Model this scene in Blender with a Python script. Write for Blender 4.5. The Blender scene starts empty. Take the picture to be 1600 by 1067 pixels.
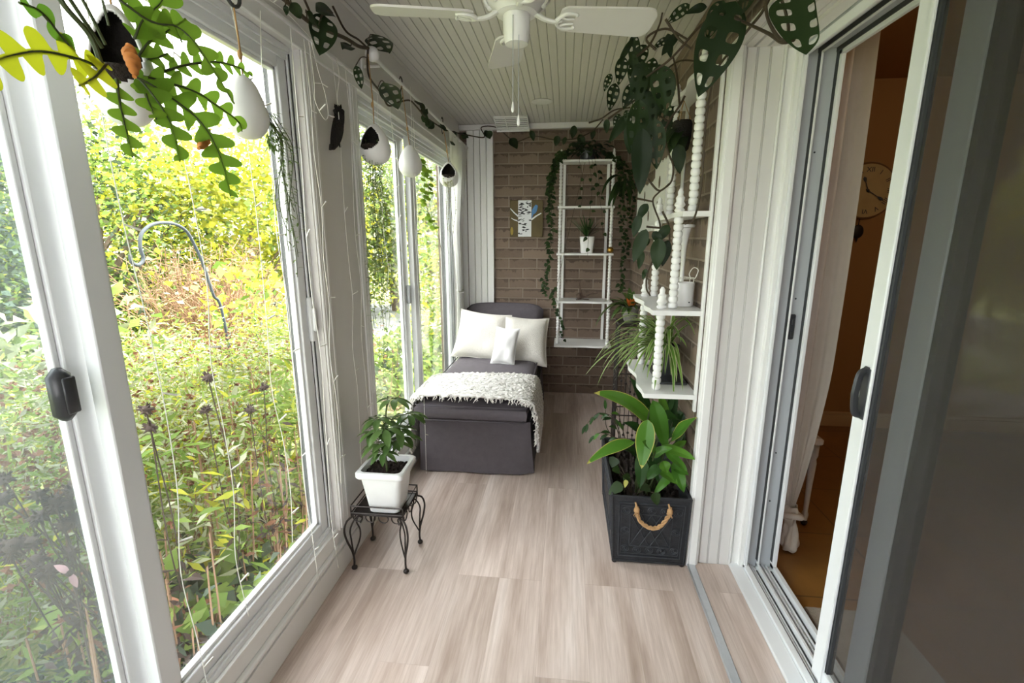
import bpy, math, random
import numpy as np
from mathutils import Vector, Matrix, Euler

random.seed(7)
SC = bpy.context.scene
COL = SC.collection
PI = math.pi

# ---------------------------------------------------------------- camera, light, exposure
F_PX = 742.0
PITCH = math.atan(162.5 / F_PX)
YAW = math.atan(84.0 / math.hypot(F_PX, 162.5))
EYE = Vector((0, 0, 1.42))
_cp, _sp, _cy, _sy = math.cos(PITCH), math.sin(PITCH), math.cos(YAW), math.sin(YAW)
FWD = Vector((-_sy * _cp, _cy * _cp, -_sp))
RGT = Vector((_cy, _sy, 0))
UPV = RGT.cross(FWD)
cam_d = bpy.data.cameras.new('camera')
cam = bpy.data.objects.new('camera', cam_d)
COL.objects.link(cam)
cam_d.sensor_width = 36.0
cam_d.lens = F_PX / 1600.0 * 36.0
cam_d.clip_start = 0.02
cam_d.clip_end = 200
m = Matrix((RGT, UPV, -FWD)).transposed().to_4x4()
m.translation = EYE
cam.matrix_world = m
SC.camera = cam

SC.view_settings.view_transform = 'Standard'
SC.view_settings.look = 'None'
SC.view_settings.gamma = 1
SC.view_settings.use_curve_mapping = False
SC.view_settings.exposure = 1.42

w = bpy.data.worlds.new('overcast_sky')
SC.world = w
w.use_nodes = True
bg = w.node_tree.nodes['Background']
bg.inputs[0].default_value = (1.0, 0.985, 0.985, 1)
bg.inputs[1].default_value = 3.4
SC.cycles.max_bounces = 10
SC.cycles.diffuse_bounces = 5
SC.cycles.glossy_bounces = 4
SC.cycles.transparent_max_bounces = 24
SC.cycles.transmission_bounces = 6
SC.cycles.sample_clamp_indirect = 6.0

sun_d = bpy.data.lights.new('sun', 'SUN')
sun_d.energy = 10.0
sun_d.angle = 0.03
sun_d.color = (1.0, 0.95, 0.82)
sun = bpy.data.objects.new('sun', sun_d)
COL.objects.link(sun)
sun.rotation_euler = Vector((0.62, 0.45, 0.95)).to_track_quat('Z', 'Y').to_euler()
sun.location = (6, 4, 9)


def at(px, py, X=None, Y=None, Z=None):
    """the point of the ray through an image point on a plane of known real position"""
    d = FWD + RGT * ((px - 800) / F_PX) - UPV * ((py - 533.5) / F_PX)
    if X is not None: t = X / d.x
    elif Y is not None: t = Y / d.y
    else: t = (Z - EYE.z) / d.z
    return EYE + d * t


# ---------------------------------------------------------------- materials
MATS = {}


def newmat(name):
    mt = bpy.data.materials.new(name)
    mt.use_nodes = True
    nt = mt.node_tree
    MATS[name] = mt
    return mt, nt, nt.nodes['Principled BSDF'], nt.nodes['Material Output']


def N(nt, t, **kw):
    n = nt.nodes.new(t)
    for k, v in kw.items():
        setattr(n, k, v)
    return n


def ramp(nt, src, stops):
    r = N(nt, 'ShaderNodeValToRGB')
    e = r.color_ramp.elements
    while len(e) < len(stops):
        e.new(0.5)
    for i, (p, c) in enumerate(stops):
        e[i].position = p
        e[i].color = (c, c, c, 1) if not isinstance(c, tuple) else (*c, 1)
    nt.links.new(src, r.inputs[0])
    return r.outputs[0]


def mathn(nt, op, a, b=None):
    n = N(nt, 'ShaderNodeMath', operation=op)
    for i, v in enumerate((a, b)):
        if v is None: continue
        if isinstance(v, (int, float)): n.inputs[i].default_value = v
        else: nt.links.new(v, n.inputs[i])
    return n.outputs[0]


def mixc(nt, fac, a, b, blend='MIX'):
    n = N(nt, 'ShaderNodeMix', data_type='RGBA', blend_type=blend)
    for s, v in ((n.inputs[0], fac), (n.inputs[6], a), (n.inputs[7], b)):
        if isinstance(v, (int, float)): s.default_value = v
        elif isinstance(v, tuple): s.default_value = (*v, 1)
        else: nt.links.new(v, s)
    return n.outputs[2]


def noise(nt, vec, scale, detail=3, rough=.55):
    n = N(nt, 'ShaderNodeTexNoise')
    n.inputs['Scale'].default_value = scale
    n.inputs['Detail'].default_value = detail
    n.inputs['Roughness'].default_value = rough
    if vec is not None: nt.links.new(vec, n.inputs['Vector'])
    return n.outputs[0]


def bump(nt, bsdf, h, strength=.3, dist=.01):
    b = N(nt, 'ShaderNodeBump')
    b.inputs['Strength'].default_value = strength
    b.inputs['Distance'].default_value = dist
    nt.links.new(h, b.inputs['Height'])
    nt.links.new(b.outputs[0], bsdf.inputs['Normal'])


def pos(nt):
    return N(nt, 'ShaderNodeNewGeometry').outputs['Position']


def plain(name, col, rough=.5, metal=0, var=.0, vscale=8, bmp=0, bscale=60, bdist=.004, spec=None):
    mt, nt, b, o = newmat(name)
    b.inputs['Base Color'].default_value = (*col, 1)
    b.inputs['Roughness'].default_value = rough
    b.inputs['Metallic'].default_value = metal
    if spec is not None: b.inputs['Specular IOR Level'].default_value = spec
    tc = N(nt, 'ShaderNodeTexCoord').outputs['Object']
    if var:
        f = noise(nt, tc, vscale, 4)
        c = mixc(nt, f, tuple(max(0, x * (1 - var)) for x in col), tuple(min(1, x * (1 + var)) for x in col))
        nt.links.new(c, b.inputs['Base Color'])
    if bmp:
        bump(nt, b, noise(nt, tc, bscale, 4), bmp, bdist)
    return mt


def leafmat(name, c1, c2, trans=.35, rough=.45, tcol=None):
    mt, nt, b, o = newmat(name)
    g = N(nt, 'ShaderNodeNewGeometry')
    f = g.outputs['Random Per Island']
    c = mixc(nt, f, c1, c2)
    f2 = noise(nt, N(nt, 'ShaderNodeTexCoord').outputs['Object'], 14, 2)
    c = mixc(nt, mathn(nt, 'MULTIPLY', f2, .35), c, tuple(x * .55 for x in c1))
    nt.links.new(c, b.inputs['Base Color'])
    b.inputs['Roughness'].default_value = rough
    b.inputs['Specular IOR Level'].default_value = .28
    t = N(nt, 'ShaderNodeBsdfTranslucent')
    if tcol: t.inputs[0].default_value = (*tcol, 1)
    else: nt.links.new(c, t.inputs[0])
    mx = N(nt, 'ShaderNodeMixShader')
    mx.inputs[0].default_value = trans
    nt.links.new(b.outputs[0], mx.inputs[1])
    nt.links.new(t.outputs[0], mx.inputs[2])
    nt.links.new(mx.outputs[0], o.inputs[0])
    return mt


def glassmat(name, tint=(1, 1, 1), haze=0.0, ior=1.5):
    mt, nt, b, o = newmat(name)
    nt.nodes.remove(b)
    tr = N(nt, 'ShaderNodeBsdfTransparent'); tr.inputs[0].default_value = (*tint, 1)
    gl = N(nt, 'ShaderNodeBsdfGlossy'); gl.inputs['Roughness'].default_value = 0.0
    lw = N(nt, 'ShaderNodeLayerWeight'); lw.inputs['Blend'].default_value = .5
    r0 = ((ior - 1) / (ior + 1)) ** 2
    fr = mathn(nt, 'ADD', mathn(nt, 'MULTIPLY', mathn(nt, 'POWER', lw.outputs['Facing'], 5.0), 1 - r0), r0)
    mx = N(nt, 'ShaderNodeMixShader')
    nt.links.new(fr, mx.inputs[0])
    nt.links.new(tr.outputs[0], mx.inputs[1]); nt.links.new(gl.outputs[0], mx.inputs[2])
    out = mx.outputs[0]
    if haze:
        d = N(nt, 'ShaderNodeBsdfTranslucent'); d.inputs[0].default_value = (.9, .95, 1, 1)
        m2 = N(nt, 'ShaderNodeMixShader'); m2.inputs[0].default_value = haze
        nt.links.new(out, m2.inputs[1]); nt.links.new(d.outputs[0], m2.inputs[2])
        out = m2.outputs[0]
    nt.links.new(out, o.inputs[0])
    return mt


def screenmat(name, col, cover):
    mt, nt, b, o = newmat(name)
    b.inputs['Base Color'].default_value = (*col, 1)
    b.inputs['Roughness'].default_value = .6
    tr = N(nt, 'ShaderNodeBsdfTransparent')
    mx = N(nt, 'ShaderNodeMixShader'); mx.inputs[0].default_value = cover
    nt.links.new(tr.outputs[0], mx.inputs[1]); nt.links.new(b.outputs[0], mx.inputs[2])
    nt.links.new(mx.outputs[0], o.inputs[0])
    return mt


def brickmat(name, ax):
    mt, nt, b, o = newmat(name)
    p = pos(nt)
    s = N(nt, 'ShaderNodeSeparateXYZ'); nt.links.new(p, s.inputs[0])
    nz = noise(nt, p, 9, 4)
    cx = N(nt, 'ShaderNodeCombineXYZ')
    zz = mathn(nt, 'ADD', s.outputs[2], mathn(nt, 'MULTIPLY', mathn(nt, 'SUBTRACT', nz, .5), .008))
    nt.links.new(s.outputs[ax], cx.inputs[0]); nt.links.new(zz, cx.inputs[1])
    br = N(nt, 'ShaderNodeTexBrick')
    nt.links.new(cx.outputs[0], br.inputs['Vector'])
    br.offset = .5
    br.inputs['Color1'].default_value = (.118, .082, .060, 1)
    br.inputs['Color2'].default_value = (.195, .140, .104, 1)
    br.inputs['Mortar'].default_value = (.245, .20, .162, 1)
    br.inputs['Scale'].default_value = 1
    br.inputs['Mortar Size'].default_value = .0055
    br.inputs['Mortar Smooth'].default_value = .25
    br.inputs['Brick Width'].default_value = .25
    br.inputs['Row Height'].default_value = .0885
    # jagged dark band along the upper edge of every brick, also in the bump
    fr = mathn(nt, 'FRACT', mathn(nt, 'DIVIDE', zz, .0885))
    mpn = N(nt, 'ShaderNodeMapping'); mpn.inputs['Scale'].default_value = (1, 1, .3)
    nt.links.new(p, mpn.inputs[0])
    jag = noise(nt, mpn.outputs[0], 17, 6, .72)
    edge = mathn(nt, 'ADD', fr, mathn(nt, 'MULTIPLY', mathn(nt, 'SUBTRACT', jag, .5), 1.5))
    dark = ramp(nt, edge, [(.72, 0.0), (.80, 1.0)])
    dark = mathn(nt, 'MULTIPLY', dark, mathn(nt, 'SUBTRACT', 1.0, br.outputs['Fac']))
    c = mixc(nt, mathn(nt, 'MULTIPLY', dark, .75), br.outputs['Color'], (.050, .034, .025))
    c = mixc(nt, mathn(nt, 'MULTIPLY', noise(nt, p, 40, 4), .3), c, (.24, .18, .14))
    nt.links.new(c, b.inputs['Base Color'])
    b.inputs['Roughness'].default_value = .85
    h = mathn(nt, 'SUBTRACT', mathn(nt, 'MULTIPLY', noise(nt, p, 60, 4), .3), br.outputs['Fac'])
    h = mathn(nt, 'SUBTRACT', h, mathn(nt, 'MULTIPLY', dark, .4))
    bump(nt, b, h, .8, .006)
    return mt


def plankmat(name):
    mt, nt, b, o = newmat(name)
    p = pos(nt)
    s = N(nt, 'ShaderNodeSeparateXYZ'); nt.links.new(p, s.inputs[0])
    cx = N(nt, 'ShaderNodeCombineXYZ')
    nt.links.new(mathn(nt, 'ADD', s.outputs[1], 3.13), cx.inputs[0])
    nt.links.new(mathn(nt, 'ADD', s.outputs[0], .067), cx.inputs[1])
    br = N(nt, 'ShaderNodeTexBrick')
    nt.links.new(cx.outputs[0], br.inputs['Vector'])
    br.offset = .37; br.offset_frequency = 3
    br.inputs['Color1'].default_value = (0, 0, 0, 1)
    br.inputs['Color2'].default_value = (1, 1, 1, 1)
    br.inputs['Mortar'].default_value = (.5, .5, .5, 1)
    br.inputs['Scale'].default_value = 1
    br.inputs['Mortar Size'].default_value = .0008
    br.inputs['Mortar Smooth'].default_value = .1
    br.inputs['Brick Width'].default_value = 1.22
    br.inputs['Row Height'].default_value = .18
    rnd = br.outputs['Color']
    off = N(nt, 'ShaderNodeVectorMath', operation='MULTIPLY_ADD')
    nt.links.new(rnd, off.inputs[0]); off.inputs[1].default_value = (7, 13, 5)
    mp = N(nt, 'ShaderNodeMapping'); mp.inputs['Scale'].default_value = (8, .75, 1)
    nt.links.new(p, mp.inputs[0]); nt.links.new(mp.outputs[0], off.inputs[2])
    g1 = noise(nt, off.outputs[0], 1.3, 5, .6)
    mp2 = N(nt, 'ShaderNodeMapping'); mp2.inputs['Scale'].default_value = (70, 2.5, 1)
    nt.links.new(p, mp2.inputs[0])
    g2 = noise(nt, mp2.outputs[0], 1.5, 5, .65)
    base = ramp(nt, g1, [(.22, (.27, .20, .162)), (.40, (.47, .378, .33)), (.56, (.62, .525, .475)), (.74, (.71, .63, .59))])
    base = mixc(nt, mathn(nt, 'MULTIPLY', ramp(nt, g2, [(.35, 1.0), (.62, 0.0)]), .30), base, (.23, .165, .12))
    tone = mixc(nt, rnd, (.83, .81, .80), (1.12, 1.13, 1.15))
    base = mixc(nt, 1.0, base, tone, 'MULTIPLY')
    base = mixc(nt, mathn(nt, 'MULTIPLY', br.outputs['Fac'], .6), base, (.36, .29, .25))
    nt.links.new(base, b.inputs['Base Color'])
    b.inputs['Roughness'].default_value = .42
    b.inputs['Specular IOR Level'].default_value = .35
    bump(nt, b, mathn(nt, 'SUBTRACT', mathn(nt, 'MULTIPLY', g2, .25), br.outputs['Fac']), .25, .002)
    return mt


def beadmat(name, ax, period, col):
    mt, nt, b, o = newmat(name)
    s = N(nt, 'ShaderNodeSeparateXYZ'); nt.links.new(pos(nt), s.inputs[0])
    fr = mathn(nt, 'FRACT', mathn(nt, 'DIVIDE', mathn(nt, 'ADD', s.outputs[ax], 5.0), period))
    d = mathn(nt, 'ABSOLUTE', mathn(nt, 'SUBTRACT', fr, .5))
    g = ramp(nt, d, [(.0, 1.0), (.04, 0.55), (.07, 0.0)])
    c = mixc(nt, g, col, tuple(x * .74 for x in col))
    nt.links.new(c, b.inputs['Base Color'])
    b.inputs['Roughness'].default_value = .5
    bump(nt, b, mathn(nt, 'SUBTRACT', 1.0, g), .8, .004)
    return mt


def tilemat(name):
    mt, nt, b, o = newmat(name)
    p = pos(nt)
    br = N(nt, 'ShaderNodeTexBrick')
    mp = N(nt, 'ShaderNodeMapping'); mp.inputs['Location'].default_value = (-.03, .02, 0)
    nt.links.new(p, mp.inputs[0])
    nt.links.new(mp.outputs[0], br.inputs['Vector'])
    br.offset = 0
    br.inputs['Color1'].default_value = (.27, .125, .030, 1)
    br.inputs['Color2'].default_value = (.33, .16, .042, 1)
    br.inputs['Mortar'].default_value = (.13, .065, .022, 1)
    br.inputs['Scale'].default_value = 1
    br.inputs['Mortar Size'].default_value = .004
    br.inputs['Brick Width'].default_value = .45
    br.inputs['Row Height'].default_value = .45
    c = mixc(nt, ramp(nt, noise(nt, p, 6, 5), [(.35, 0.0), (.7, .7)]), br.outputs['Color'], (.20, .095, .03))
    nt.links.new(c, b.inputs['Base Color'])
    b.inputs['Roughness'].default_value = .35
    return mt


M = MATS
plankmat('plank_floor')
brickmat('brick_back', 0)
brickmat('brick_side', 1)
beadmat('bead_ceiling', 0, .042, (.60, .575, .545))
tilemat('terracotta_tile')
plain('white_paint', (.68, .665, .65), .5, var=.03)
plain('white_trim', (.78, .78, .77), .38)
plain('vinyl', (.76, .78, .80), .32)
plain('vinyl_grey', (.46, .485, .51), .4)
plain('alu', (.52, .54, .57), .35, .55, var=.1, vscale=40)
plain('rubber', (.035, .038, .042), .6)
plain('black_plastic', (.035, .037, .042), .35)
plain('tan_wall', (.36, .18, .055), .7, var=.05, vscale=3)
plain('tan_trim', (.55, .36, .18), .5)
plain('rug', (.42, .37, .31), .95, var=.25, vscale=120, bmp=.8, bscale=300)
plain('charcoal_cotton', (.105, .092, .106), .9, var=.18, vscale=30, bmp=.35, bscale=240, bdist=.002)
plain('charcoal_piping', (.075, .067, .08), .9)
plain('sherpa', (.80, .77, .72), .95, var=.05, vscale=60, bmp=.9, bscale=190, bdist=.008)
plain('white_cotton', (.82, .82, .83), .9, bmp=.3, bscale=90, bdist=.004)
plain('throw_wool', (.88, .86, .83), .95, var=.06, vscale=90, bmp=.8, bscale=150, bdist=.008)
leafmat('sheer', (.93, .93, .92), (.92, .92, .91), .5, .9)
plain('curtain_cloth', (.66, .60, .53), .9, var=.05, vscale=25)
plain('iron', (.028, .022, .020), .45, .4, var=.3, vscale=50)
plain('planter_emboss', (.048, .052, .062), .5, .3, var=.5, vscale=60)
plain('planter_tin', (.020, .022, .027), .5, .2, var=.5, vscale=60, bmp=.7, bscale=90, bdist=.004)
plain('soil', (.020, .013, .009), .95, var=.6, vscale=90, bmp=1, bscale=70, bdist=.01)
plain('rope', (.44, .26, .12), .9, var=.3, vscale=80, bmp=.6, bscale=200)
plain('jute', (.42, .25, .10), .9, var=.2, vscale=60)
plain('ceramic', (.80, .80, .80), .3)
plain('grey_ceramic', (.20, .19, .18), .6, var=.2)
plain('plastic_white', (.74, .76, .77), .45, var=.04, vscale=30)
plain('cord_white', (.82, .82, .78), .6)
plain('wire_green', (.10, .15, .05), .6)
plain('driftwood', (.10, .065, .048), .8, var=.5, vscale=30)
plain('brass', (.42, .24, .05), .3, .9)
plain('canvas_olive', (.10, .075, .032), .8, var=.35, vscale=12)
plain('paint_white', (.66, .68, .70), .7)
plain('paint_black', (.03, .03, .035), .7)
plain('paint_blue', (.07, .20, .42), .6, var=.3, vscale=70)
plain('paint_ochre', (.30, .22, .04), .7)
plain('stem_green', (.045, .062, .018), .6)
plain('stem_brown', (.050, .034, .020), .7)
plain('twig', (.27, .16, .10), .8, var=.3)
plain('twig_dark', (.055, .038, .030), .8, var=.3)
plain('bark', (.16, .12, .09), .9, var=.4, vscale=20)
plain('hook_metal', (.045, .055, .07), .75)
plain('fence_dark', (.05, .06, .055), .6)
plain('clock_face', (.50, .36, .16), .6, var=.2, vscale=12)
plain('clock_rim', (.20, .10, .035), .5)
plain('dead_orange', (.55, .20, .04), .8, var=.3, vscale=50)
plain('gravel', (.30, .31, .32), .95, var=.3, vscale=30)
plain('lawn_green', (.27, .29, .10), .95, var=.45, vscale=5, bmp=.8, bscale=80)
plain('dark_fibre', (.016, .014, .012), .95, var=.5, vscale=80, bmp=1, bscale=150)
plain('vent_dark', (.12, .12, .11), .8)
plain('outdoor_chair', (.10, .16, .13), .6)
leafmat('leaf_monstera', (.010, .022, .007), (.022, .045, .012), .15, .5)
leafmat('leaf_pothos', (.014, .030, .010), (.040, .075, .020), .2, .5)
leafmat('leaf_schefflera', (.055, .11, .03), (.12, .20, .06), .25, .35)
leafmat('leaf_lily', (.065, .19, .022), (.13, .29, .035), .3, .32)
leafmat('leaf_lily_dark', (.018, .05, .012), (.04, .10, .022), .2, .35)
leafmat('leaf_edge_yellow', (.42, .42, .10), (.55, .50, .12), .3, .5)
leafmat('leaf_spider', (.11, .24, .035), (.20, .36, .06), .35, .4)
leafmat('leaf_cream', (.52, .56, .30), (.62, .64, .38), .35, .45)
leafmat('leaf_cactus', (.13, .27, .025), (.24, .40, .04), .55, .4)
leafmat('leaf_cactus_yellow', (.50, .52, .02), (.62, .60, .03), .6, .4)
leafmat('leaf_trail', (.10, .17, .045), (.19, .27, .08), .4, .5)
leafmat('leaf_round', (.20, .34, .035), (.32, .46, .05), .45, .4)
leafmat('leaf_bromeliad', (.06, .12, .03), (.14, .20, .05), .25, .4)
leafmat('petal_orange', (.60, .20, .04), (.55, .12, .03), .3, .5)
leafmat('out_yellow', (.58, .54, .05), (.40, .46, .06), .5, .6)
leafmat('out_green', (.15, .25, .05), (.27, .37, .09), .4, .6)
leafmat('out_dark', (.03, .055, .025), (.07, .10, .045), .3, .6)
leafmat('out_blue', (.07, .11, .085), (.15, .20, .15), .3, .6)
leafmat('out_pale', (.36, .39, .24), (.52, .53, .40), .35, .6)
leafmat('out_grass', (.32, .38, .09), (.19, .28, .06), .4, .6)
leafmat('out_red', (.26, .12, .07), (.16, .08, .05), .2, .8)
leafmat('out_brown', (.055, .042, .040), (.10, .072, .060), .1, .9)
leafmat('out_purple', (.30, .25, .55), (.40, .34, .62), .3, .7)
leafmat('petal_pink', (.70, .40, .46), (.74, .50, .52), .4, .7)
glassmat('pane_glass', (.97, .99, .98))
glassmat('pane_hazy', (.74, .79, .80), .03)
glassmat('door_glass', (.80, .80, .78), 0, 1.8)
screenmat('insect_screen', (.06, .055, .052), .34)


# ---------------------------------------------------------------- mesh helpers
def wloc(o):
    v = Vector((0, 0, 0))
    while o is not None:
        v = v + o.location
        o = o.parent
    return v


def catmull(pts, n=6):
    pts = [Vector(p) for p in pts]
    if len(pts) < 3:
        return [pts[0].lerp(pts[-1], i / n) for i in range(n + 1)]
    P = [pts[0] * 2 - pts[1]] + pts + [pts[-1] * 2 - pts[-2]]
    out = []
    for i in range(1, len(P) - 2):
        a, b, c, d = P[i - 1], P[i], P[i + 1], P[i + 2]
        for k in range(n):
            t = k / n
            out.append(.5 * ((2 * b) + (c - a) * t + (2 * a - 5 * b + 4 * c - d) * t * t + (3 * b - a - 3 * c + d) * t ** 3))
    out.append(P[-2].copy())
    return out


class MB:
    def __init__(s):
        s.v = []; s.f = []; s.m = []

    def add(s, verts, faces, mi=0):
        o = len(s.v)
        s.v += [tuple(x) for x in verts]
        for k, f in enumerate(faces):
            s.f.append(tuple(i + o for i in f))
            s.m.append(mi if isinstance(mi, int) else mi[k])

    def box(s, x0, x1, y0, y1, z0, z1, b=0.0, mi=0, mat=None):
        x0, x1 = min(x0, x1), max(x0, x1); y0, y1 = min(y0, y1), max(y0, y1); z0, z1 = min(z0, z1), max(z0, z1)
        c = ((x0 + x1) / 2, (y0 + y1) / 2, (z0 + z1) / 2)
        h = ((x1 - x0) / 2, (y1 - y0) / 2, (z1 - z0) / 2)
        b = min(b, min(h) * .9)
        V = []; F = []
        if b <= 0:
            for sx in (-1, 1):
                for sy in (-1, 1):
                    for sz in (-1, 1):
                        V.append((c[0] + sx * h[0], c[1] + sy * h[1], c[2] + sz * h[2]))
            F = [(0, 1, 3, 2), (4, 6, 7, 5), (0, 4, 5, 1), (2, 3, 7, 6), (0, 2, 6, 4), (1, 5, 7, 3)]
        else:
            idx = {}
            for sx in (-1, 1):
                for sy in (-1, 1):
                    for sz in (-1, 1):
                        for a in range(3):
                            sg = (sx, sy, sz)
                            q = [c[i] + sg[i] * (h[i] - (0 if i == a else b)) for i in range(3)]
                            idx[(sx, sy, sz, a)] = len(V); V.append(tuple(q))
            for a in range(3):
                o1, o2 = [i for i in range(3) if i != a]
                for sg in (-1, 1):
                    q = []
                    for (u, v) in ((-1, -1), (1, -1), (1, 1), (-1, 1)):
                        t = [0, 0, 0]; t[a] = sg; t[o1] = u; t[o2] = v
                        q.append(idx[(*t, a)])
                    F.append(tuple(q))
                for u in (-1, 1):
                    for v in (-1, 1):
                        q = []
                        for (sg, ax) in ((-1, o1), (1, o1), (1, o2), (-1, o2)):
                            t = [0, 0, 0]; t[a] = sg; t[o1] = u; t[o2] = v
                            q.append(idx[(*t, ax)])
                        F.append(tuple(q))
            for sx in (-1, 1):
                for sy in (-1, 1):
                    for sz in (-1, 1):
                        F.append(tuple(idx[(sx, sy, sz, a)] for a in range(3)))
        if mat is not None:
            V = [mat @ Vector(q) for q in V]
        s.add(V, F, mi)
        return s

    def tube(s, pts, r, n=8, cap=True, mi=0, flat=None, flatu=None):
        pts = [Vector(p) for p in pts]
        k = len(pts)
        if isinstance(r, (int, float)): r = [r] * k
        elif len(r) != k:
            r = [r[0] + (r[-1] - r[0]) * i / (k - 1) for i in range(k)]
        t0 = (pts[1] - pts[0]).normalized()
        ref = Vector((0, 0, 1)) if abs(t0.z) < .9 else Vector((1, 0, 0))
        u = t0.cross(ref).normalized()
        V = []; F = []
        for i, p in enumerate(pts):
            t = (pts[min(i + 1, k - 1)] - pts[max(i - 1, 0)])
            t = t.normalized() if t.length > 1e-9 else t0
            u = (u - t * u.dot(t))
            u = u.normalized() if u.length > 1e-6 else t.orthogonal().normalized()
            w_ = t.cross(u)
            for j in range(n):
                a = 2 * PI * j / n
                V.append(p + (u * math.cos(a) * (flatu or 1) + w_ * math.sin(a) * (flat or 1)) * r[i])
        for i in range(k - 1):
            for j in range(n):
                F.append((i * n + j, i * n + (j + 1) % n, (i + 1) * n + (j + 1) % n, (i + 1) * n + j))
        if cap:
            F.append(tuple(range(n))[::-1]); F.append(tuple((k - 1) * n + j for j in range(n)))
        s.add(V, F, mi)
        return s

    def lathe(s, prof, c=(0, 0, 0), n=24, mi=0, mat=None, cap=True):
        V = []; F = []
        k = len(prof)
        for (r, z) in prof:
            for j in range(n):
                a = 2 * PI * j / n
                q = Vector((r * math.cos(a), r * math.sin(a), z))
                if mat is not None: q = mat @ q
                V.append((q.x + c[0], q.y + c[1], q.z + c[2]))
        for i in range(k - 1):
            for j in range(n):
                F.append((i * n + j, i * n + (j + 1) % n, (i + 1) * n + (j + 1) % n, (i + 1) * n + j))
        if cap:
            if prof[0][0] > 1e-5: F.append(tuple(range(n))[::-1])
            if prof[-1][0] > 1e-5: F.append(tuple((k - 1) * n + j for j in range(n)))
        s.add(V, F, mi)
        return s

    def ball(s, c, r, n=12, mi=0, mat=None):
        rr = (r, r, r) if isinstance(r, (int, float)) else r
        V = []; F = []
        m_ = max(4, n // 2 + 1)
        for i in range(m_ + 1):
            t = PI * i / m_
            for j in range(n):
                a = 2 * PI * j / n
                q = Vector((rr[0] * math.sin(t) * math.cos(a), rr[1] * math.sin(t) * math.sin(a), rr[2] * math.cos(t)))
                if mat is not None: q = mat @ q
                V.append((q.x + c[0], q.y + c[1], q.z + c[2]))
        for i in range(m_):
            for j in range(n):
                F.append((i * n + j, i * n + (j + 1) % n, (i + 1) * n + (j + 1) % n, (i + 1) * n + j))
        s.add(V, F, mi)
        return s

    def grid(s, fn, nu, nv, mi=0, closed=False):
        V = [fn(i / nu, j / nv) for i in range(nu + 1) for j in range(nv + 1)]
        F = [(i * (nv + 1) + j, i * (nv + 1) + j + 1, (i + 1) * (nv + 1) + j + 1, (i + 1) * (nv + 1) + j)
             for i in range(nu) for j in range(nv)]
        s.add(V, F, mi)
        return s

    def leaf(s, base, d, nrm, L, W, droop=.6, shape='ovate', nu=8, nh=2, fold=.18, holes=False, mi=0, edge=None, wave=0, tip=None):
        p = Vector(base); d = Vector(d).normalized(); nrm = Vector(nrm)
        V = []; F = []; MI = []
        nv = 2 * nh
        ph = random.random() * 6
        for i in range(nu + 1):
            u = i / nu
            if shape == 'ovate': wd = math.sin(PI * min(1, u ** .72)) ** .8
            elif shape == 'lance': wd = math.sin(PI * u ** .85) ** .85
            elif shape == 'strap': wd = min(1, .45 + u * 3) * (1 - u ** 3) ** .8
            elif shape == 'heart': wd = (math.sin(PI * (u * .88 + .12) ** .62) ** .8 if u > 0 else .45) if u < 1 else 0
            elif shape == 'round': wd = math.sqrt(max(0, 1 - (2 * u - 1) ** 2))
            else: wd = math.sin(PI * u)
            wd *= W / 2
            sd = d.cross(nrm)
            sd = sd.normalized() if sd.length > 1e-6 else d.orthogonal().normalized()
            nn = sd.cross(d).normalized()
            for j in range(nv + 1):
                v = -1 + 2 * j / nv
                wv = wave * math.sin(ph + u * 9 + (3 if v > 0 else 0)) * abs(v)
                V.append(p + sd * (v * wd) + nn * (fold * abs(v) * wd + wv))
            p = p + d * (L / nu)
            d = (d + Vector((0, 0, -1)) * (droop / nu)).normalized()
            nrm = nn
        for i in range(nu):
            for j in range(nv):
                if holes:
                    jj = min(j, nv - 1 - j)
                    if jj in (1, 2) and i % 4 in (1, 2) and 2 <= i <= nu - 3: continue
                F.append((i * (nv + 1) + j, i * (nv + 1) + j + 1, (i + 1) * (nv + 1) + j + 1, (i + 1) * (nv + 1) + j))
                mm = mi
                if edge is not None and j in (0, nv - 1): mm = edge
                if tip is not None and i >= nu - 1: mm = tip
                MI.append(mm)
        s.add(V, F, MI)
        return s

    def build(s, name, mats, parent=None, smooth=True, ang=40, recalc=True, sub=0):
        mats = mats if isinstance(mats, (list, tuple)) else [mats]
        me = bpy.data.meshes.new(name)
        o = bpy.data.objects.new(name, me)
        V = np.array(s.v, dtype=float).reshape(-1, 3)
        if parent is not None:
            off = np.array(wloc(parent))
            o.parent = parent
        else:
            off = np.array([(V[:, 0].min() + V[:, 0].max()) / 2, (V[:, 1].min() + V[:, 1].max()) / 2, V[:, 2].min()])
            o.location = off
        me.from_pydata((V - off).tolist(), [], s.f)
        for k in mats: me.materials.append(M[k])
        if len(mats) > 1: me.polygons.foreach_set('material_index', s.m)
        if recalc:
            import bmesh
            bm = bmesh.new(); bm.from_mesh(me)
            bmesh.ops.recalc_face_normals(bm, faces=bm.faces)
            bm.to_mesh(me); bm.free()
        if smooth:
            me.shade_smooth() if hasattr(me, 'shade_smooth') else [setattr(p, 'use_smooth', True) for p in me.polygons]
            if ang: me.set_sharp_from_angle(angle=math.radians(ang))
        me.update()
        if sub:
            sm = o.modifiers.new('smooth', 'SUBSURF'); sm.levels = sub; sm.render_levels = sub
        COL.objects.link(o)
        return o


def tag(o, label, cat, group=None, kind=None):
    o['label'] = label; o['category'] = cat
    if group: o['group'] = group
    if kind: o['kind'] = kind
    return o


def struct(o, label, cat):
    return tag(o, label, cat, None, 'structure')


def thing(name, label, cat, loc=(0, 0, 0), group=None, kind=None):
    o = bpy.data.objects.new(name, None)
    o.empty_display_size = .05
    o.location = loc
    COL.objects.link(o)
    return tag(o, label, cat, group, kind)


def part(mb, name, mats, parent, label=None, **kw):
    o = mb.build(name, mats, parent, **kw)
    if label: o['label'] = label
    return o


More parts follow.
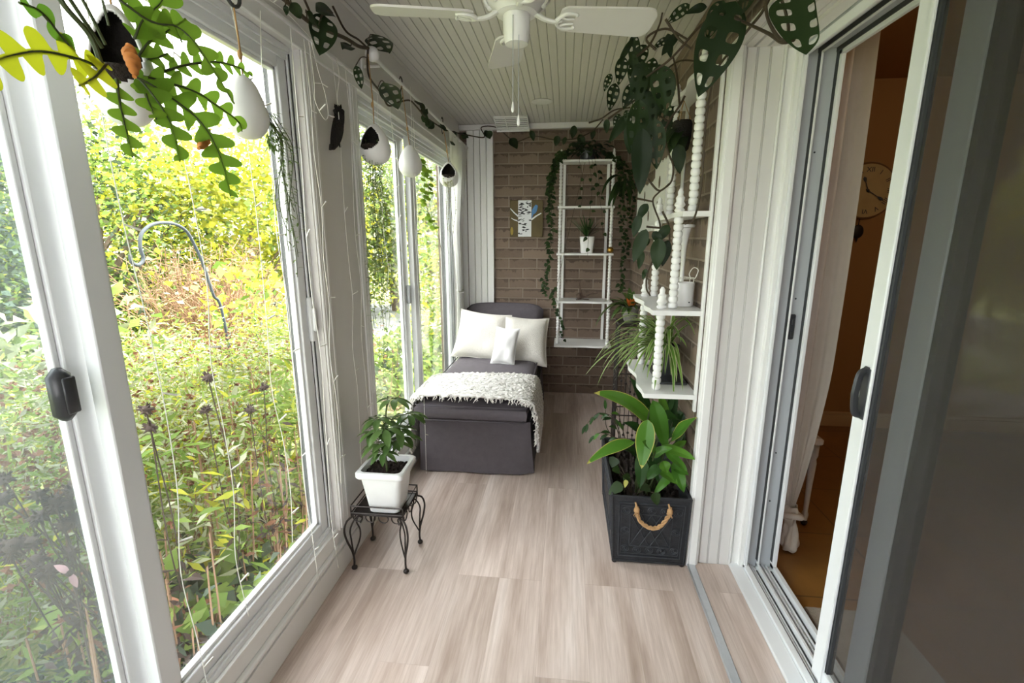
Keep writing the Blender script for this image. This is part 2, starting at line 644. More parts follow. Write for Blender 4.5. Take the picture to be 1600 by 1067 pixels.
def box1(*a, **k):
    return MB().box(*a, **k)


# ================================================================ ROOM SHELL
XL, XR, YB, ZC = -.925, .565, 4.27, 2.35
YN = -1.45
struct(box1(-1.06, .80, YN, YB, -.12, 0).build('floor', 'plank_floor', smooth=False), 'greige wood plank floor of the sunroom', 'floor')
struct(box1(-1.14, 1.0, YN - .1, YB + .13, ZC, ZC + .15).build('ceiling', 'bead_ceiling', smooth=False), 'white beadboard ceiling of the sunroom', 'ceiling')
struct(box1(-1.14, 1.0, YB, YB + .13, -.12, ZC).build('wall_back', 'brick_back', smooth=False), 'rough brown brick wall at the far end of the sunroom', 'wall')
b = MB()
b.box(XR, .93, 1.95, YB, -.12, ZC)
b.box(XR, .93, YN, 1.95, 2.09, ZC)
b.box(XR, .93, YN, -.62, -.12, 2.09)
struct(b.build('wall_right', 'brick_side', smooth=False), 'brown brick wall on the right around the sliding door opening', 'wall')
# left wall: knee wall, header, posts
W1a, W1b, W2a, W2b = -1.1, 1.715, 2.17, 4.04
ZS, ZH = .20, 2.05
b = MB()
b.box(-1.06, -.945, YN, YB, -.12, ZS)
b.box(-1.06, XL, YN, YB, ZH, ZC)
b.box(-1.06, XL, YN, W1a, ZS, ZH)
b.box(-1.06, XL, W1b, W2a, ZS, ZH)
b.box(-1.06, XL, W2b, YB, ZS, ZH)
struct(b.build('wall_left', 'white_paint', smooth=False), 'white painted wall strips around the two garden windows', 'wall')
b = MB()
b.box(-1.14, -.72, YN - .1, YN, -.12, ZC); b.box(.32, 1.0, YN - .1, YN, -.12, ZC)
b.box(-.72, .32, YN - .1, YN, -.12, .75); b.box(-.72, .32, YN - .1, YN, 2.1, ZC)
struct(b.build('wall_near', 'white_paint', smooth=False), 'white wall with an opening added for fill light behind the viewpoint', 'wall')
b = MB()
for (x0, x1, z0, z1) in ((-.72, -.67, .75, 2.1), (.27, .32, .75, 2.1), (-.22, -.18, .8, 2.05), (-.67, .27, .75, .8), (-.67, .27, 2.05, 2.1)):
    b.box(x0, x1, YN - .08, YN - .02, z0, z1, .003)
struct(b.build('fill_window', 'vinyl'), 'added unseen white window behind the viewpoint that lets in fill light', 'window')  # unseen window, put in to bring fill light from behind the viewpoint
# baseboard with moulded cap along the left wall
b = MB()
b.box(-.945, -.925, YN, 4.2, 0, .105, .002)
b.box(-.945, -.931, YN, 4.2, .105, .122, .004)
b.box(-.945, -.919, YN, 4.2, .122, .140, .005)
b.box(-.95, -.936, YN, 4.2, .140, .205, .002)
struct(b.build('baseboard_left', 'white_trim'), 'white moulded baseboard under the garden windows', 'baseboard')
# casings beside the windows
for k, (y0, y1) in enumerate(((W1b + .005, W1b + .075), (W2a - .075, W2a - .005), (W2b + .005, W2b + .06))):
    b = MB()
    b.box(XL - .004, XL + .008, y0, y1, .205, ZH + .05, .003)
    b.box(XL - .004, XL + .0105, y0 + .012, y0 + .022, .205, ZH + .05, .003)
    b.box(XL - .004, XL + .0105, y1 - .022, y1 - .012, .205, ZH + .05, .003)
    struct(b.build('trim_%d' % (k + 1), 'white_trim'), ['white casing strip on the far side of the nearer window', 'white casing strip on the near side of the farther window',
                                                     'white casing strip beyond the farther window'][k], 'trim')
b = MB()
b.box(XL - .004, XL + .010, YN, 4.2, ZH, ZH + .055, .003)
b.box(XL - .004, XL + .018, YN, 4.2, ZH + .045, ZH + .06, .004)
struct(b.build('trim_4', 'white_trim'), 'white casing strip running above both garden windows', 'trim')
# white post at the back-left corner
b = MB()
xs = [-.86, -.80, -.745, -.69, -.63]
for i in range(4):
    b.box(xs[i] + .0015, xs[i + 1] - .0015, YB - .03, YB, 0, ZC - .045, .003)
struct(b.build('trim_5', 'white_trim'), 'white beaded board strip beside the brick in the back left corner', 'trim')
struct(box1(XL, XR, YB - .035, YB, ZC - .045, ZC, .004).build('trim_6', 'white_paint'), 'white strip along the top of the back wall', 'trim')
# narrow corner sidelight
b = box1(-.918, -.868, YB - .012, YB - .004, .45, 2.1)
struct(b.build('window_3', 'ceramic', smooth=False), 'narrow white sidelight in the back left corner', 'window')


def sash(win, y0, y1, z0, z1, xf, xb, glass, name='sash', wl=.05, wr=.05):
    """one sliding sash: stiles and rails with a stepped bead, pane as child"""
    s = MB()
    s.box(xb, xf, y0, y0 + wl, z0, z1, .003); s.box(xb, xf, y1 - wr, y1, z0, z1, .003)
    s.box(xb, xf, y0 + wl, y1 - wr, z0, z0 + .05, .003); s.box(xb, xf, y0 + wl, y1 - wr, z1 - .05, z1, .003)
    e = .012
    s.box(xb + .004, xf - .010, y0 + wl, y0 + wl + e, z0 + .05, z1 - .05, .002); s.box(xb + .004, xf - .010, y1 - wr - e, y1 - wr, z0 + .05, z1 - .05, .002)
    s.box(xb + .004, xf - .010, y0 + wl, y1 - wr, z0 + .05, z0 + .05 + e, .002); s.box(xb + .004, xf - .010, y0 + wl, y1 - wr, z1 - .05 - e, z1 - .05, .002)
    o = part(s, name, 'vinyl', win)
    xm = xb + .008
    part(box1(xm, xm + .004, y0 + wl, y1 - wr, z0 + .05, z1 - .05), 'pane', glass, o, smooth=False)
    return o


def window(nm, y0, y1, ym, label, handle, hazy, sw=.05):
    win = struct(thing(nm, label, 'window', (-1.0, (y0 + y1) / 2, ZS)), label, 'window')
    f = MB()
    t = .022
    f.box(-1.055, -.948, y0, y0 + t, ZS, ZH, .003); f.box(-1.055, -.948, y1 - t, y1, ZS, ZH, .003)
    f.box(-1.055, -.948, y0 + t, y1 - t, ZS, ZS + t, .003); f.box(-1.055, -.948, y0 + t, y1 - t, ZH - t, ZH, .003)
    for x in (-.960, -1.008):
        f.box(x - .004, x + .004, y0 + t, y1 - t, ZS + t, ZS + t + .012, .001)
        f.box(x - .004, x + .004, y0 + t, y1 - t, ZH - t - .02, ZH - t, .001)
    for x in (-.958,):
        f.box(x - .004, x + .004, y1 - t - .008, y1 - t, ZS + t, ZH - t, .001)
    part(f, 'frame', 'vinyl', win)
    g = MB()
    g.box(-1.05, -.95, y1 - t - .002, y1 - t + .0005, ZS + t, ZH - t)
    g.box(-1.003, -.965, y0 + t, y1 - t, ZS + t, ZS + t + .003)
    part(g, 'gasket', 'rubber', win, 'dark gasket line')
    a = sash(win, y0 + t, ym + .02, ZS + t, ZH - t, -1.012, -1.045, hazy, wr=sw)
    c = sash(win, ym, y1 - t - .004, ZS + t + .004, ZH - t - .004, -.965, -1.0, 'pane_glass', wl=sw + .005)
    return win, a, c


win1, s1a, s1b = window('window_1', W1a, W1b, .862, 'large white sliding window on the left nearest the viewpoint', True, 'pane_hazy')
h = MB()
h.box(-1.016, -.974, .780, .822, 1.058, 1.168, .016)
h.box(-.976, -.970, .788, .814, 1.075, 1.15, .003)
part(h, 'handle', 'black_plastic', s1a, 'black recessed sash handle', ang=65)
h = MB()
h.box(-.966, -.945, 1.675, 1.70, 1.03, 1.20, .006)
h.box(-.950, -.935, 1.682, 1.694, 1.07, 1.16, .005)
part(h, 'latch', 'vinyl', s1b, 'white window latch')
win2, s2a, s2b = window('window_2', W2a, W2b, 3.0, 'farther white sliding window on the left beside the chaise', True, 'pane_glass', .10)
h = box1(-1.014, -.985, 2.955, 2.985, 1.0, 1.12, .008)
part(h, 'handle', 'vinyl_grey', s2a, 'grey sash handle')
# ---------------------------------------------------------------- right: panelled jamb, head, sill, sliding door
YJ = 1.93
b = MB()
b.box(XR - .004, .612, YJ - .018, YJ + .02, 0, 2.085, .004)
b.box(XR + .004, .604, YJ - .024, YJ, 0, 2.085, .004)
struct(b.build('trim_7', 'white_trim'), 'white corner trim where the brick meets the panelled door jamb', 'trim')
b = MB()
gx = [.613, .620, .653, .658, .698, .703, .744]
for i in range(len(gx) - 1):
    b.box(gx[i] + .0006, gx[i + 1] - .0006, YJ, YJ + .02, 0, 2.085, .0011)
b.box(.60, .75, YJ + .006, YJ + .02, 0, 2.085)
struct(b.build('trim_8', 'white_paint'), 'white beadboard panel lining the door opening', 'trim')
b = MB()
b.box(.744, .752, YJ - .010, YJ + .02, 0, 2.085, .003)
b.box(.752, .790, YJ - .004, YJ + .02, 0, 2.085, .004)
b.box(.782, .802, YJ - .022, YJ + .02, 0, 2.085, .004)
struct(b.build('trim_9', 'white_trim'), 'white moulded stop beside the sliding door frame', 'trim')
b = MB()
gy = [XR + .003, .60, .607, .64, .645, .685, .69, .73, .748]
for i in range(len(gy) - 1):
    b.box(gy[i] + .0006, gy[i + 1] - .0006, -.62, YJ + .02, 2.072, 2.092, .002)
b.box(.748, .798, -.62, YJ + .02, 2.064, 2.09, .005)
struct(b.build('trim_10', 'white_paint'), 'white beadboard soffit over the door opening', 'trim')
# sill boards
struct(box1(.598, .745, -.62, YJ - .002, 0.0, .012, .002).build('trim_11', 'plank_floor'), 'wood plank strip on the door threshold', 'trim')
struct(box1(.566, .600, -.62, YJ + .0, 0.0, .016, .004).build('trim_12', 'alu'), 'grey metal transition strip between floor and threshold', 'trim')
struct(box1(.745, .80, -.62, YJ + .0, 0.0, .022, .003).build('trim_13', 'vinyl'), 'pale white sill strip along the door track', 'trim')
# door frame with ribs
door = struct(thing('door_1', 'white sliding glass door in the right wall, open', 'door', (.865, .66, 0)), 'white sliding glass door in the right wall, slid half open', 'door')
f = MB()
f.box(.80, .93, YJ + .0, YJ + .02, 0, 2.09, .002)
for x0, x1, dp in ((.80, .812, .035), (.858, .866, .022), (.918, .932, .035)):
    f.box(x0, x1, YJ - dp, YJ + .002, .02, 2.075, .002, mi=1)
part(f, 'jamb', ['vinyl_grey', 'vinyl'], door)
f = MB()
f.box(.80, .93, -.62, YJ, 2.06, 2.09, .002)
for x0, x1, dp in ((.80, .812, .03), (.858, .866, .02), (.918, .932, .03)):
    f.box(x0, x1, -.62, YJ, 2.06 - dp, 2.062, .002, mi=1)
part(f, 'head', ['vinyl_grey', 'vinyl'], door)
f = MB()
f.box(.80, .935, -.62, YJ, -.1, .012, .002)
for x0, x1, z in ((.80, .822, .034), (.830, .836, .024), (.842, .848, .020), (.858, .868, .036), (.882, .888, .026), (.898, .904, .024), (.918, .934, .040)):
    f.box(x0, x1, -.62, YJ, .01, z, .0015)
part(f, 'track', 'vinyl', door)
f = MB()
for x0, x1 in ((.823, .829), (.849, .857), (.869, .876), (.907, .916)):
    f.box(x0, x1, -.62, YJ - .03, .0125, .0145)
for x in (.8575, .9175):
    f.box(x - .001, x + .0004, YJ - .02, YJ - .001, .05, 2.05)
    f.box(x - .003, x + .0004, -.62, YJ - .001, 2.045, 2.061)
part(f, 'gasket', 'rubber', door, 'dark brush seal')
f = MB()
f.box(.872, .892, YJ - .010, YJ + .002, 1.03, 1.13, .004)
f.box(.876, .888, YJ - .016, YJ - .008, 1.045, 1.065, .002); f.box(.876, .888, YJ - .016, YJ - .008, 1.09, 1.115, .002)
part(f, 'strike_plate', 'black_plastic', door, 'dark metal strike plate')
f = MB()
for (x, z) in ((.885, 1.72), (.885, 1.19), (.885, .55), (.885, .33)):
    f.ball((x, YJ - .001, z), .0035, 8)
part(f, 'screw', 'rubber', door)
# glass leaf slid open
f = MB()
f.box(.880, .905, 1.225, 1.31, .045, 2.05, .003); f.box(.880, .905, -.6, -.53, .045, 2.05, .003)
f.box(.880, .905, -.53, 1.225, .045, .12, .003); f.box(.880, .905, -.53, 1.225, 1.98, 2.05, .003)
leafd = part(f, 'door_leaf', 'vinyl_grey', door, 'pale grey stile seen through the insect screen')
f = MB()
f.box(.884, .935, 1.205, 1.2255, .12, 1.98, .001)  # dark strip painted in for the stile face turned away from the light
part(f, 'stile_shade', 'rubber', leafd, 'shaded side face of the stile, painted as a dark strip')
part(box1(.912, .918, -.53, 1.21, .12, 1.98), 'pane', 'door_glass', leafd, smooth=False)
# screen door
scr = thing('sliding_screen_door', 'sliding insect screen door with white frame and dark mesh on the right', 'screen door', (.845, .36, .03))
f = MB()
f.box(.832, .856, 1.333, 1.392, .036, 2.045, .004)
f.box(.826, .836, 1.325, 1.340, .036, 2.045, .003)
f.box(.832, .856, -.6, -.54, .036, 2.045, .003); f.box(.832, .856, -.54, 1.333, .036, .095, .003); f.box(.832, .856, -.54, 1.333, 1.99, 2.045, .003)
part(f, 'frame', 'vinyl', scr, 'white aluminium frame')
f = MB()
f.box(.836, .854, 1.318, 1.3325, .09, 1.99, .001)  # dark strip standing in for the shadow gap beside the white stile
part(f, 'gap_shade', 'rubber', scr, 'dark strip coloured for the shadow gap at the stile')
part(box1(.8445, .8455, -.54, 1.32, .095, 1.99), 'screen_mesh', 'insect_screen', scr, 'fine dark insect mesh', smooth=False)
f = MB()
f.tube(catmull([(.832, 1.352, .935), (.812, 1.350, .945), (.803, 1.345, .99), (.803, 1.345, 1.01), (.812, 1.350, 1.055), (.832, 1.352, 1.065)], 5), .008, 8, flat=1.3)
f.box(.824, .834, 1.328, 1.366, .925, 1.075, .006)
part(f, 'handle', 'black_plastic', scr, 'black pull handle')

# ---------------------------------------------------------------- room beyond the door
ZI = 2.45
struct(box1(.935, 4.4, YN, 3.7, -.12, 0).build('floor_interior', 'terracotta_tile', smooth=False), 'amber tile floor of the room beyond the door', 'floor')
struct(box1(.93, 4.5, 3.7, 3.8, -.12, ZI).build('wall_interior', 'tan_wall', smooth=False), 'tan orange wall of the room beyond the door', 'wall')
b = MB()
b.box(4.4, 4.5, YN, 3.7, -.12, ZI); b.box(1.0, 4.5, YN - .1, YN, -.12, ZI)
struct(b.build('wall_interior_far', 'tan_wall', smooth=False), 'tan side walls of the room beyond the door', 'wall')
struct(box1(.93, 4.5, YN - .1, 3.8, ZI, ZI + .1).build('ceiling_interior', 'tan_wall', smooth=False), 'tan ceiling of the room beyond the door', 'ceiling')
lp = thing('added_fixture', 'added flat white fill fixture, unseen, in the room beyond the door', 'ceiling light', (2.2, 1.6, ZI))  # fixture added out of view to go with the fill lamp
lb = MB().lathe([(.16, ZI - .001), (.17, ZI - .02), (.15, ZI - .05), (.001, ZI - .07)], (2.2, 1.6, 0), 28)
part(lb, 'shade', 'ceramic', lp)
ld = bpy.data.lights.new('fill_lamp', 'POINT'); ld.energy = 5; ld.color = (1, .78, .5); ld.shadow_soft_size = .15  # fill lamp added to brighten this room, no such source is seen
lo = bpy.data.objects.new('fill_lamp', ld); lo.location = (2.2, 1.6, 2.22); COL.objects.link(lo)
struct(box1(.931, .95, 1.97, 3.7, 0, ZI, 0).build('wall_interior_side', 'tan_wall', smooth=False), 'tan inner side of the brick wall', 'wall')
b = MB()
b.box(.95, 4.4, 3.685, 3.70, 0, .09, .003); b.box(.95, 4.4, 3.69, 3.70, .09, .115, .004)
struct(b.build('baseboard_interior', 'tan_trim'), 'tan baseboard of the room beyond the door', 'baseboard')
tag(box1(.96, 1.262, -.5, 1.71, .0, .012, .004).build('doormat', 'rug'), 'pale grey brown runner rug just inside the sliding door', 'rug')

# ================================================================ CHAISE AND TEXTILES
def slab(mb, x0, x1, y0, y1, z0, z1, b, crown=0.0, nx=14, ny=18, mi=0):
    """soft cushion block: rounded edges, crowned top"""
    cx, cy, cz = (x0 + x1) / 2, (y0 + y1) / 2, (z0 + z1) / 2
    hx, hy, hz = (x1 - x0) / 2, (y1 - y0) / 2, (z1 - z0) / 2

    def top(sgn):
        def fn(u, v):
            X = -1 + 2 * u; Y = -1 + 2 * v
            e = max(abs(X) ** 6, abs(Y) ** 10)
            ez = (1 - min(1, max(abs(X), abs(Y))) ** 14)
            x = cx + hx * X; y = cy + hy * Y
            z = cz + sgn * (hz - b + b * math.sqrt(max(0, ez))) + (crown * (1 - X * X) * (1 - Y * Y) if sgn > 0 else 0)
            return (x, y, z)
        return fn
    us = 24
    mb.grid(top(1), us, us, mi); mb.grid(top(-1), us, us, mi)
    n = 40
    def side(u, v):
        t = u * 4
        k = int(min(3, math.floor(t))); f_ = t - k
        c4 = [(-1, -1), (1, -1), (1, 1), (-1, 1), (-1, -1)]
        X = c4[k][0] + (c4[k + 1][0] - c4[k][0]) * f_; Y = c4[k][1] + (c4[k + 1][1] - c4[k][1]) * f_
        bul = .006 * math.sin(PI * v)
        return (cx + (hx + bul) * X, cy + (hy + bul) * Y, cz + (hz - b) * (-1 + 2 * v))
    mb.grid(side, us * 4, 4, mi)
    return mb


ch = thing('chaise_lounge', 'charcoal grey slipcovered chaise longue by the far window', 'chaise', (-.525, 3.4, 0))
b = MB()
def skirt(u, v):
    # perimeter walk: front, right, back, left; small pleats and a flare to the floor
    P = [(-.865, 2.66), (-.185, 2.66), (-.185, 4.17), (-.865, 4.17), (-.865, 2.66)]
    Ls = [.68, 1.51, .68, 1.51]
    t = u * sum(Ls); k = 0
    while k < 3 and t > Ls[k]: t -= Ls[k]; k += 1
    f_ = t / Ls[k]
    x = P[k][0] + (P[k + 1][0] - P[k][0]) * f_; y = P[k][1] + (P[k + 1][1] - P[k][1]) * f_
    n_ = [(0, -1), (1, 0), (0, 1), (-1, 0)][k]
    fl = (.022 * (1 - v) ** 1.5 + .004 * math.sin(t * 19 + k) * (1 - v)) if n_[0] >= 0 else 0
    if k == 0 and f_ > .93: fl -= .02 * (1 - v)
    return (x + n_[0] * fl, y + n_[1] * fl, .008 + v * .335)
b.grid(skirt, 120, 6)
b.box(-.86, -.19, 2.67, 4.16, .30, .343, .01)
part(b, 'skirt', 'charcoal_cotton', ch)
b = MB()
b.tube([(-.865, 2.655, .343), (-.185, 2.655, .343), (-.180, 4.17, .343)], .004, 6)
part(b, 'piping', 'charcoal_piping', ch)
b = slab(MB(), -.868, -.205, 2.59, 3.92, .345, .465, .03, .012)
cu = part(b, 'seat_cushion', 'charcoal_cotton', ch)
b = MB()
for z in (.362, .452):
    pts = [(-.866, 3.9, z), (-.866, 2.60, z), (-.85, 2.586, z), (-.22, 2.586, z), (-.203, 2.60, z), (-.203, 3.9, z)]
    b.tube(pts, .004, 6)
part(b, 'piping', 'charcoal_piping', cu)
b = MB()
def backr(sgn):
    def fn(u, v):
        X = -1 + 2 * u
        zt = .835 - .045 * abs(X) ** 8 + .012 * (1 - X * X)
        z = .30 + (zt - .30) * v
        x = -.53 + .338 * X * (1 + .02 * v)
        ed = math.sqrt(max(0, 1 - abs(X) ** 10)) * math.sqrt(max(0, 1 - v ** 14))
        y = 4.10 + .11 * v + sgn * .055 * ed
        return (x, y, z)
    return fn
b.grid(backr(-1), 24, 18); b.grid(backr(1), 24, 18)
bk = part(b, 'backrest', 'charcoal_cotton', ch, ang=0)
pts = [backr(-1)(0.0 if i == 0 else 0, i / 8) for i in range(9)] + [backr(-1)(i / 16, 1) for i in range(17)] + [backr(-1)(1, 1 - i / 8) for i in range(9)]
part(MB().tube(pts, .004, 6), 'piping', 'charcoal_piping', bk)
b = MB()
for (x, y) in ((-.83, 2.72), (-.22, 2.72), (-.83, 4.1), (-.22, 4.1)):
    l = MB().lathe([(.018, 0), (.024, .09), (.024, .30)], (x, y, 0), 10)
    part(l, 'leg', 'bark', ch)


def pillow(name, c, wd, ht, th, ax, ay, mat, label, welt=.004, group=None):
    ax = Vector(ax).normalized(); ay = Vector(ay); ay = (ay - ax * ay.dot(ax)).normalized(); az = ax.cross(ay)
    c = Vector(c); b = MB()
    rnd = random.uniform(0, 6)
    def sd(sgn):
        def fn(u, v):
            X = -1 + 2 * u; Y = -1 + 2 * v
            x = wd / 2 * X * (1 - .09 * (1 - Y * Y)); y = ht / 2 * Y * (1 - .09 * (1 - X * X))
            z = sgn * th / 2 * max(0, (1 - X ** 4)) ** .6 * max(0, (1 - Y ** 4)) ** .6
            z += .009 * math.sin(5 * X + rnd) * math.sin(4 * Y + rnd) * (1 - X * X) * (1 - Y * Y)
            return c + ax * x + ay * y + az * z
        return fn
    b.grid(sd(1), 26, 26); b.grid(sd(-1), 26, 26)
    o = b.build(name, mat, None, ang=0)
    tag(o, label, 'pillow', group)
    e = [sd(1)(i / 20, 0) for i in range(21)] + [sd(1)(1, i / 20) for i in range(1, 21)] + [sd(1)(1 - i / 20, 1) for i in range(1, 21)] + [sd(1)(0, 1 - i / 20) for i in range(1, 20)]
    part(MB().tube(e + [e[0]], welt, 6, cap=False), 'edging', mat, o)
    return o


pillow('pillow', (-.665, 3.76, .635), .43, .42, .17, (1, -.05, -.10), (.06, .5, .80), 'sherpa', 'large cream textured pillow on the left of the chaise, nearest the window')
pillow('pillow', (-.31, 3.74, .605), .37, .41, .16, (1, .08, -.07), (-.04, .5, .80), 'sherpa', 'cream nubby square pillow on the right of the chaise, nearest the plants', .007)
pillow('pillow', (-.445, 3.55, .60), .185, .30, .09, (1, -.12, -.06), (.18, .42, .85), 'white_cotton', 'small narrow white pillow leaning in front of two larger ones')

# shaggy throw
prof = catmull([(-.897, .13), (-.899, .30), (-.893, .43), (-.865, .482), (-.70, .497), (-.5, .502), (-.33, .499), (-.215, .488), (-.176, .455), (-.158, .36), (-.150, .24), (-.150, .135)], 10)
prof = [(p.x, p.y) for p in [Vector((a, c_)) for a, c_ in [(q[0], q[1]) for q in prof]]] if False else [(p[0], p[1]) for p in catmull([(x, z, 0) for x, z in [(-.897, .13), (-.899, .30), (-.893, .43), (-.865, .482), (-.70, .497), (-.5, .502), (-.33, .499), (-.215, .488), (-.176, .455), (-.158, .36), (-.150, .24), (-.150, .135)]], 10)]
NP = len(prof) - 1
def throwf(u, v):
    i = min(NP - 1, int(u * NP)); f_ = u * NP - i
    x = prof[i][0] + (prof[i + 1][0] - prof[i][0]) * f_; z = prof[i][1] + (prof[i + 1][1] - prof[i][1]) * f_
    fr = 2.605 + .02 * math.sin(u * 9) + (.10 * ((u - .68) / .32) ** 2 if u > .68 else 0)
    bk_ = 3.12 - .05 * math.sin(u * 5)
    y = fr + (bk_ - fr) * v
    return (x, y, z)
rg = np.random.default_rng(3)
b = MB(); b.grid(throwf, 150, 90)
hn = np.array([random.random() for _ in range(len(b.v))])
V = [Vector(q) for q in b.v]
cxy = Vector((-.525, 0, .28))
for i, q in enumerate(V):
    d = Vector((q.x - cxy.x, 0, (q.z - cxy.z) * 1.4)).normalized()
    V[i] = q + d * (.017 * hn[i]) + Vector((0, random.uniform(-.004, .004), 0))
b.v = [tuple(q) for q in V]
th = b.build('throw_blanket', 'throw_wool', None, ang=0)
sm = th.modifiers.new('thickness', 'SOLIDIFY'); sm.thickness = .010; sm.offset = 1
tag(th, 'shaggy cream wool throw draped across the foot of the chaise', 'throw')
b = MB()
for i in range(150):
    u = .12 + .83 * random.random()
    p = Vector(throwf(u, 0)); 
    dn = random.uniform(.004, .020)
    b.tube([p + Vector((0, .004, .010)), p + Vector((random.uniform(-.008, .008), -.012, .004)), p + Vector((random.uniform(-.012, .012), -.016, -dn))], [.003, .0022, .0012], 5)
part(b, 'fringe', 'throw_wool', th)['kind'] = 'stuff'

# ================================================================ PLANT STAND AND SCHEFFLERA
x0, x1, y0, y1, zt = -.882, -.655, 1.735, 1.935, .268
st = thing('plant_stand', 'black wrought iron plant stand with scrolled legs beside the window', 'plant stand', ((x0 + x1) / 2, (y0 + y1) / 2, 0))
part(box1(x0, x1, y0, y1, zt - .006, zt, .002), 'tray', 'iron', st)
b = MB()
for z in (zt + .006, zt + .038):
    b.tube([(x0, y0, z), (x1, y0, z), (x1, y1, z), (x0, y1, z), (x0, y0, z)], .0032, 6)
for x in (x0, x1):
    for y in (y0, y1): b.tube([(x, y, zt - .01), (x, y, zt + .038)], .0032, 6)
part(b, 'rail', 'iron', st)
cx, cy = (x0 + x1) / 2, (y0 + y1) / 2
for sx in (-1, 1):
    for sy in (-1, 1):
        bx, by = (x0 if sx < 0 else x1), (y0 if sy < 0 else y1)
        o_ = Vector((sx * .75, sy * .66, 0))
        fy = by + sy * (.006)
        l = MB()
        P = lambda d, z: Vector((bx, by, z)) + o_ * d
        l.tube(catmull([P(-.005, zt - .012), P(.022, zt - .03), P(.034, zt - .07), P(.026, zt - .12), P(.008, zt - .175), P(.002, .05), P(.004, .016)], 6), [.0042, .0048], 8)
        l.tube(catmull([P(-.030, zt - .02), P(-.008, zt - .035), P(.010, zt - .075), P(.008, zt - .12), P(.004, zt - .18)], 6), .0036, 6)
        l.tube(catmull([P(-.035, zt - .055), P(-.045, zt - .035), P(-.030, zt - .022), P(-.02, zt - .045), P(-.032, zt - .085), P(-.028, zt - .13), P(.0, zt - .195)], 6), .0036, 6)
        l.ball(P(.004, .011), (.013, .013, .011), 10)
        part(l, 'leg', 'iron', st)
for (ax, n_, fixed, a0, a1) in (('x', 4, y0, x0, x1), ('x', 4, y1, x0, x1), ('y', 3, x0, y0, y1), ('y', 3, x1, y0, y1)):
    l = MB()
    for i in range(n_):
        c_ = a0 + (a1 - a0) * (i + .5) / n_
        rr = .021
        pts = []
        for k in range(15):
            a = PI + PI * 1.25 * k / 14 - .3
            u_, z_ = c_ + rr * math.cos(a), zt - .012 + rr * math.sin(a)
            pts.append((u_, fixed, z_) if ax == 'x' else (fixed, u_, z_))
        l.tube(pts, .0026, 6)
    part(l, 'scrollwork', 'iron', st)


def taper_pot(mb, cx, cy, z0, z1, bx, by, tx, ty, rim=.012, rimh=.03, wall=.006):
    """square pot with a rolled rim, open top"""
    def ring(hx, hy, z, r=.022, n=6):
        out = []
        for (sx, sy, a0) in ((1, 1, 0), (-1, 1, PI / 2), (-1, -1, PI), (1, -1, 1.5 * PI)):
            for k in range(n + 1):
                a = a0 + PI / 2 * k / n
                out.append((cx + sx * (hx - r) + r * math.cos(a), cy + sy * (hy - r) + r * math.sin(a), z))
        return out
    zr = z1 - rimh
    f_ = (zr - z0) / (z1 - z0)
    lx, ly = bx + (tx - bx) * f_, by + (ty - by) * f_
    rings = [ring(bx - .004, by - .004, z0), ring(bx, by, z0 + .004), ring(lx, ly, zr), ring(tx + rim - .004, ty + rim - .004, zr + .002), ring(tx + rim, ty + rim, zr + .008), ring(tx + rim, ty + rim, z1 - .005),
             ring(tx + rim - .005, ty + rim - .005, z1), ring(tx - wall, ty - wall, z1), ring(tx - wall - .004, ty - wall - .004, zr - .02)]
    n = len(rings[0]); V = []; F = []
    for r_ in rings: V += r_
    for i in range(len(rings) - 1):
        for j in range(n):
            F.append((i * n + j, i * n + (j + 1) % n, (i + 1) * n + (j + 1) % n, (i + 1) * n + j))
    F.append(tuple(range(n))[::-1])
    mb.add(V, F)
    return mb


def soil_mesh(cx, cy, z, hx, hy, amp=.012, n=26):
    b = MB()
    b.grid(lambda u, v: (cx + hx * (2 * u - 1), cy + hy * (2 * v - 1), z + random.uniform(-amp, amp)), n, n)
    return b


pc = (-.745, 1.815)
pt = thing('potted_schefflera', 'young umbrella plant in square white plastic pot on the iron stand', 'potted plant', (*pc, zt))
b = taper_pot(MB(), pc[0], pc[1], zt + .001, .468, .066, .062, .092, .088)
for i in range(8):
    a = -.05 + .1 * i / 7
part(b, 'pot', 'plastic_white', pt)
part(soil_mesh(*pc, .440, .088, .084, .008), 'soil', 'soil', pt)
b = MB()
tr = catmull([(-.735, 1.80, .43), (-.742, 1.80, .53), (-.735, 1.80, .62), (-.728, 1.80, .70), (-.715, 1.80, .78)], 6)
b.tube(tr, [.006, .003], 8)
cl = [(615, 622, 1.80, .085), (590, 652, 1.78, .085), (637, 646, 1.86, .085), (646, 648, 1.93, .08), (583, 674, 1.76, .08), (601, 668, 1.74, .10), (622, 668, 1.80, .10), (612, 690, 1.76, .085), (592, 690, 1.78, .085), (630, 680, 1.85, .085), (606, 655, 1.86, .09), (598, 706, 1.74, .075)]
lf = MB()
for (px, py, yy, L) in cl:
    c_ = at(px, py, Y=yy)
    k = min(range(len(tr)), key=lambda i: abs(tr[i].z - (c_.z - .04)))
    b.tube(catmull([tr[k], tr[k].lerp(c_, .5) + Vector((0, 0, .012)), c_], 4), [.0022, .0015], 5)
    n_ = random.choice([7, 8, 8])
    a0 = random.uniform(0, 6)
    tilt = (c_ - tr[k]); tilt.z = 0; tilt *= 2.5
    for i in range(n_):
        a = a0 + 2 * PI * i / n_
        d = Vector((math.cos(a), math.sin(a), random.uniform(-.35, .0))) + tilt
        s_ = c_ + d.normalized() * .012
        b.tube([c_, s_], .001, 4)
        lf.leaf(s_, d, (0, 0, 1), L * random.uniform(.75, 1.05), L * .34, .75, 'lance', 6, 1, .22)
part(b, 'stem', 'stem_green', pt)
part(lf, 'foliage', 'leaf_schefflera', pt, recalc=False, ang=0)

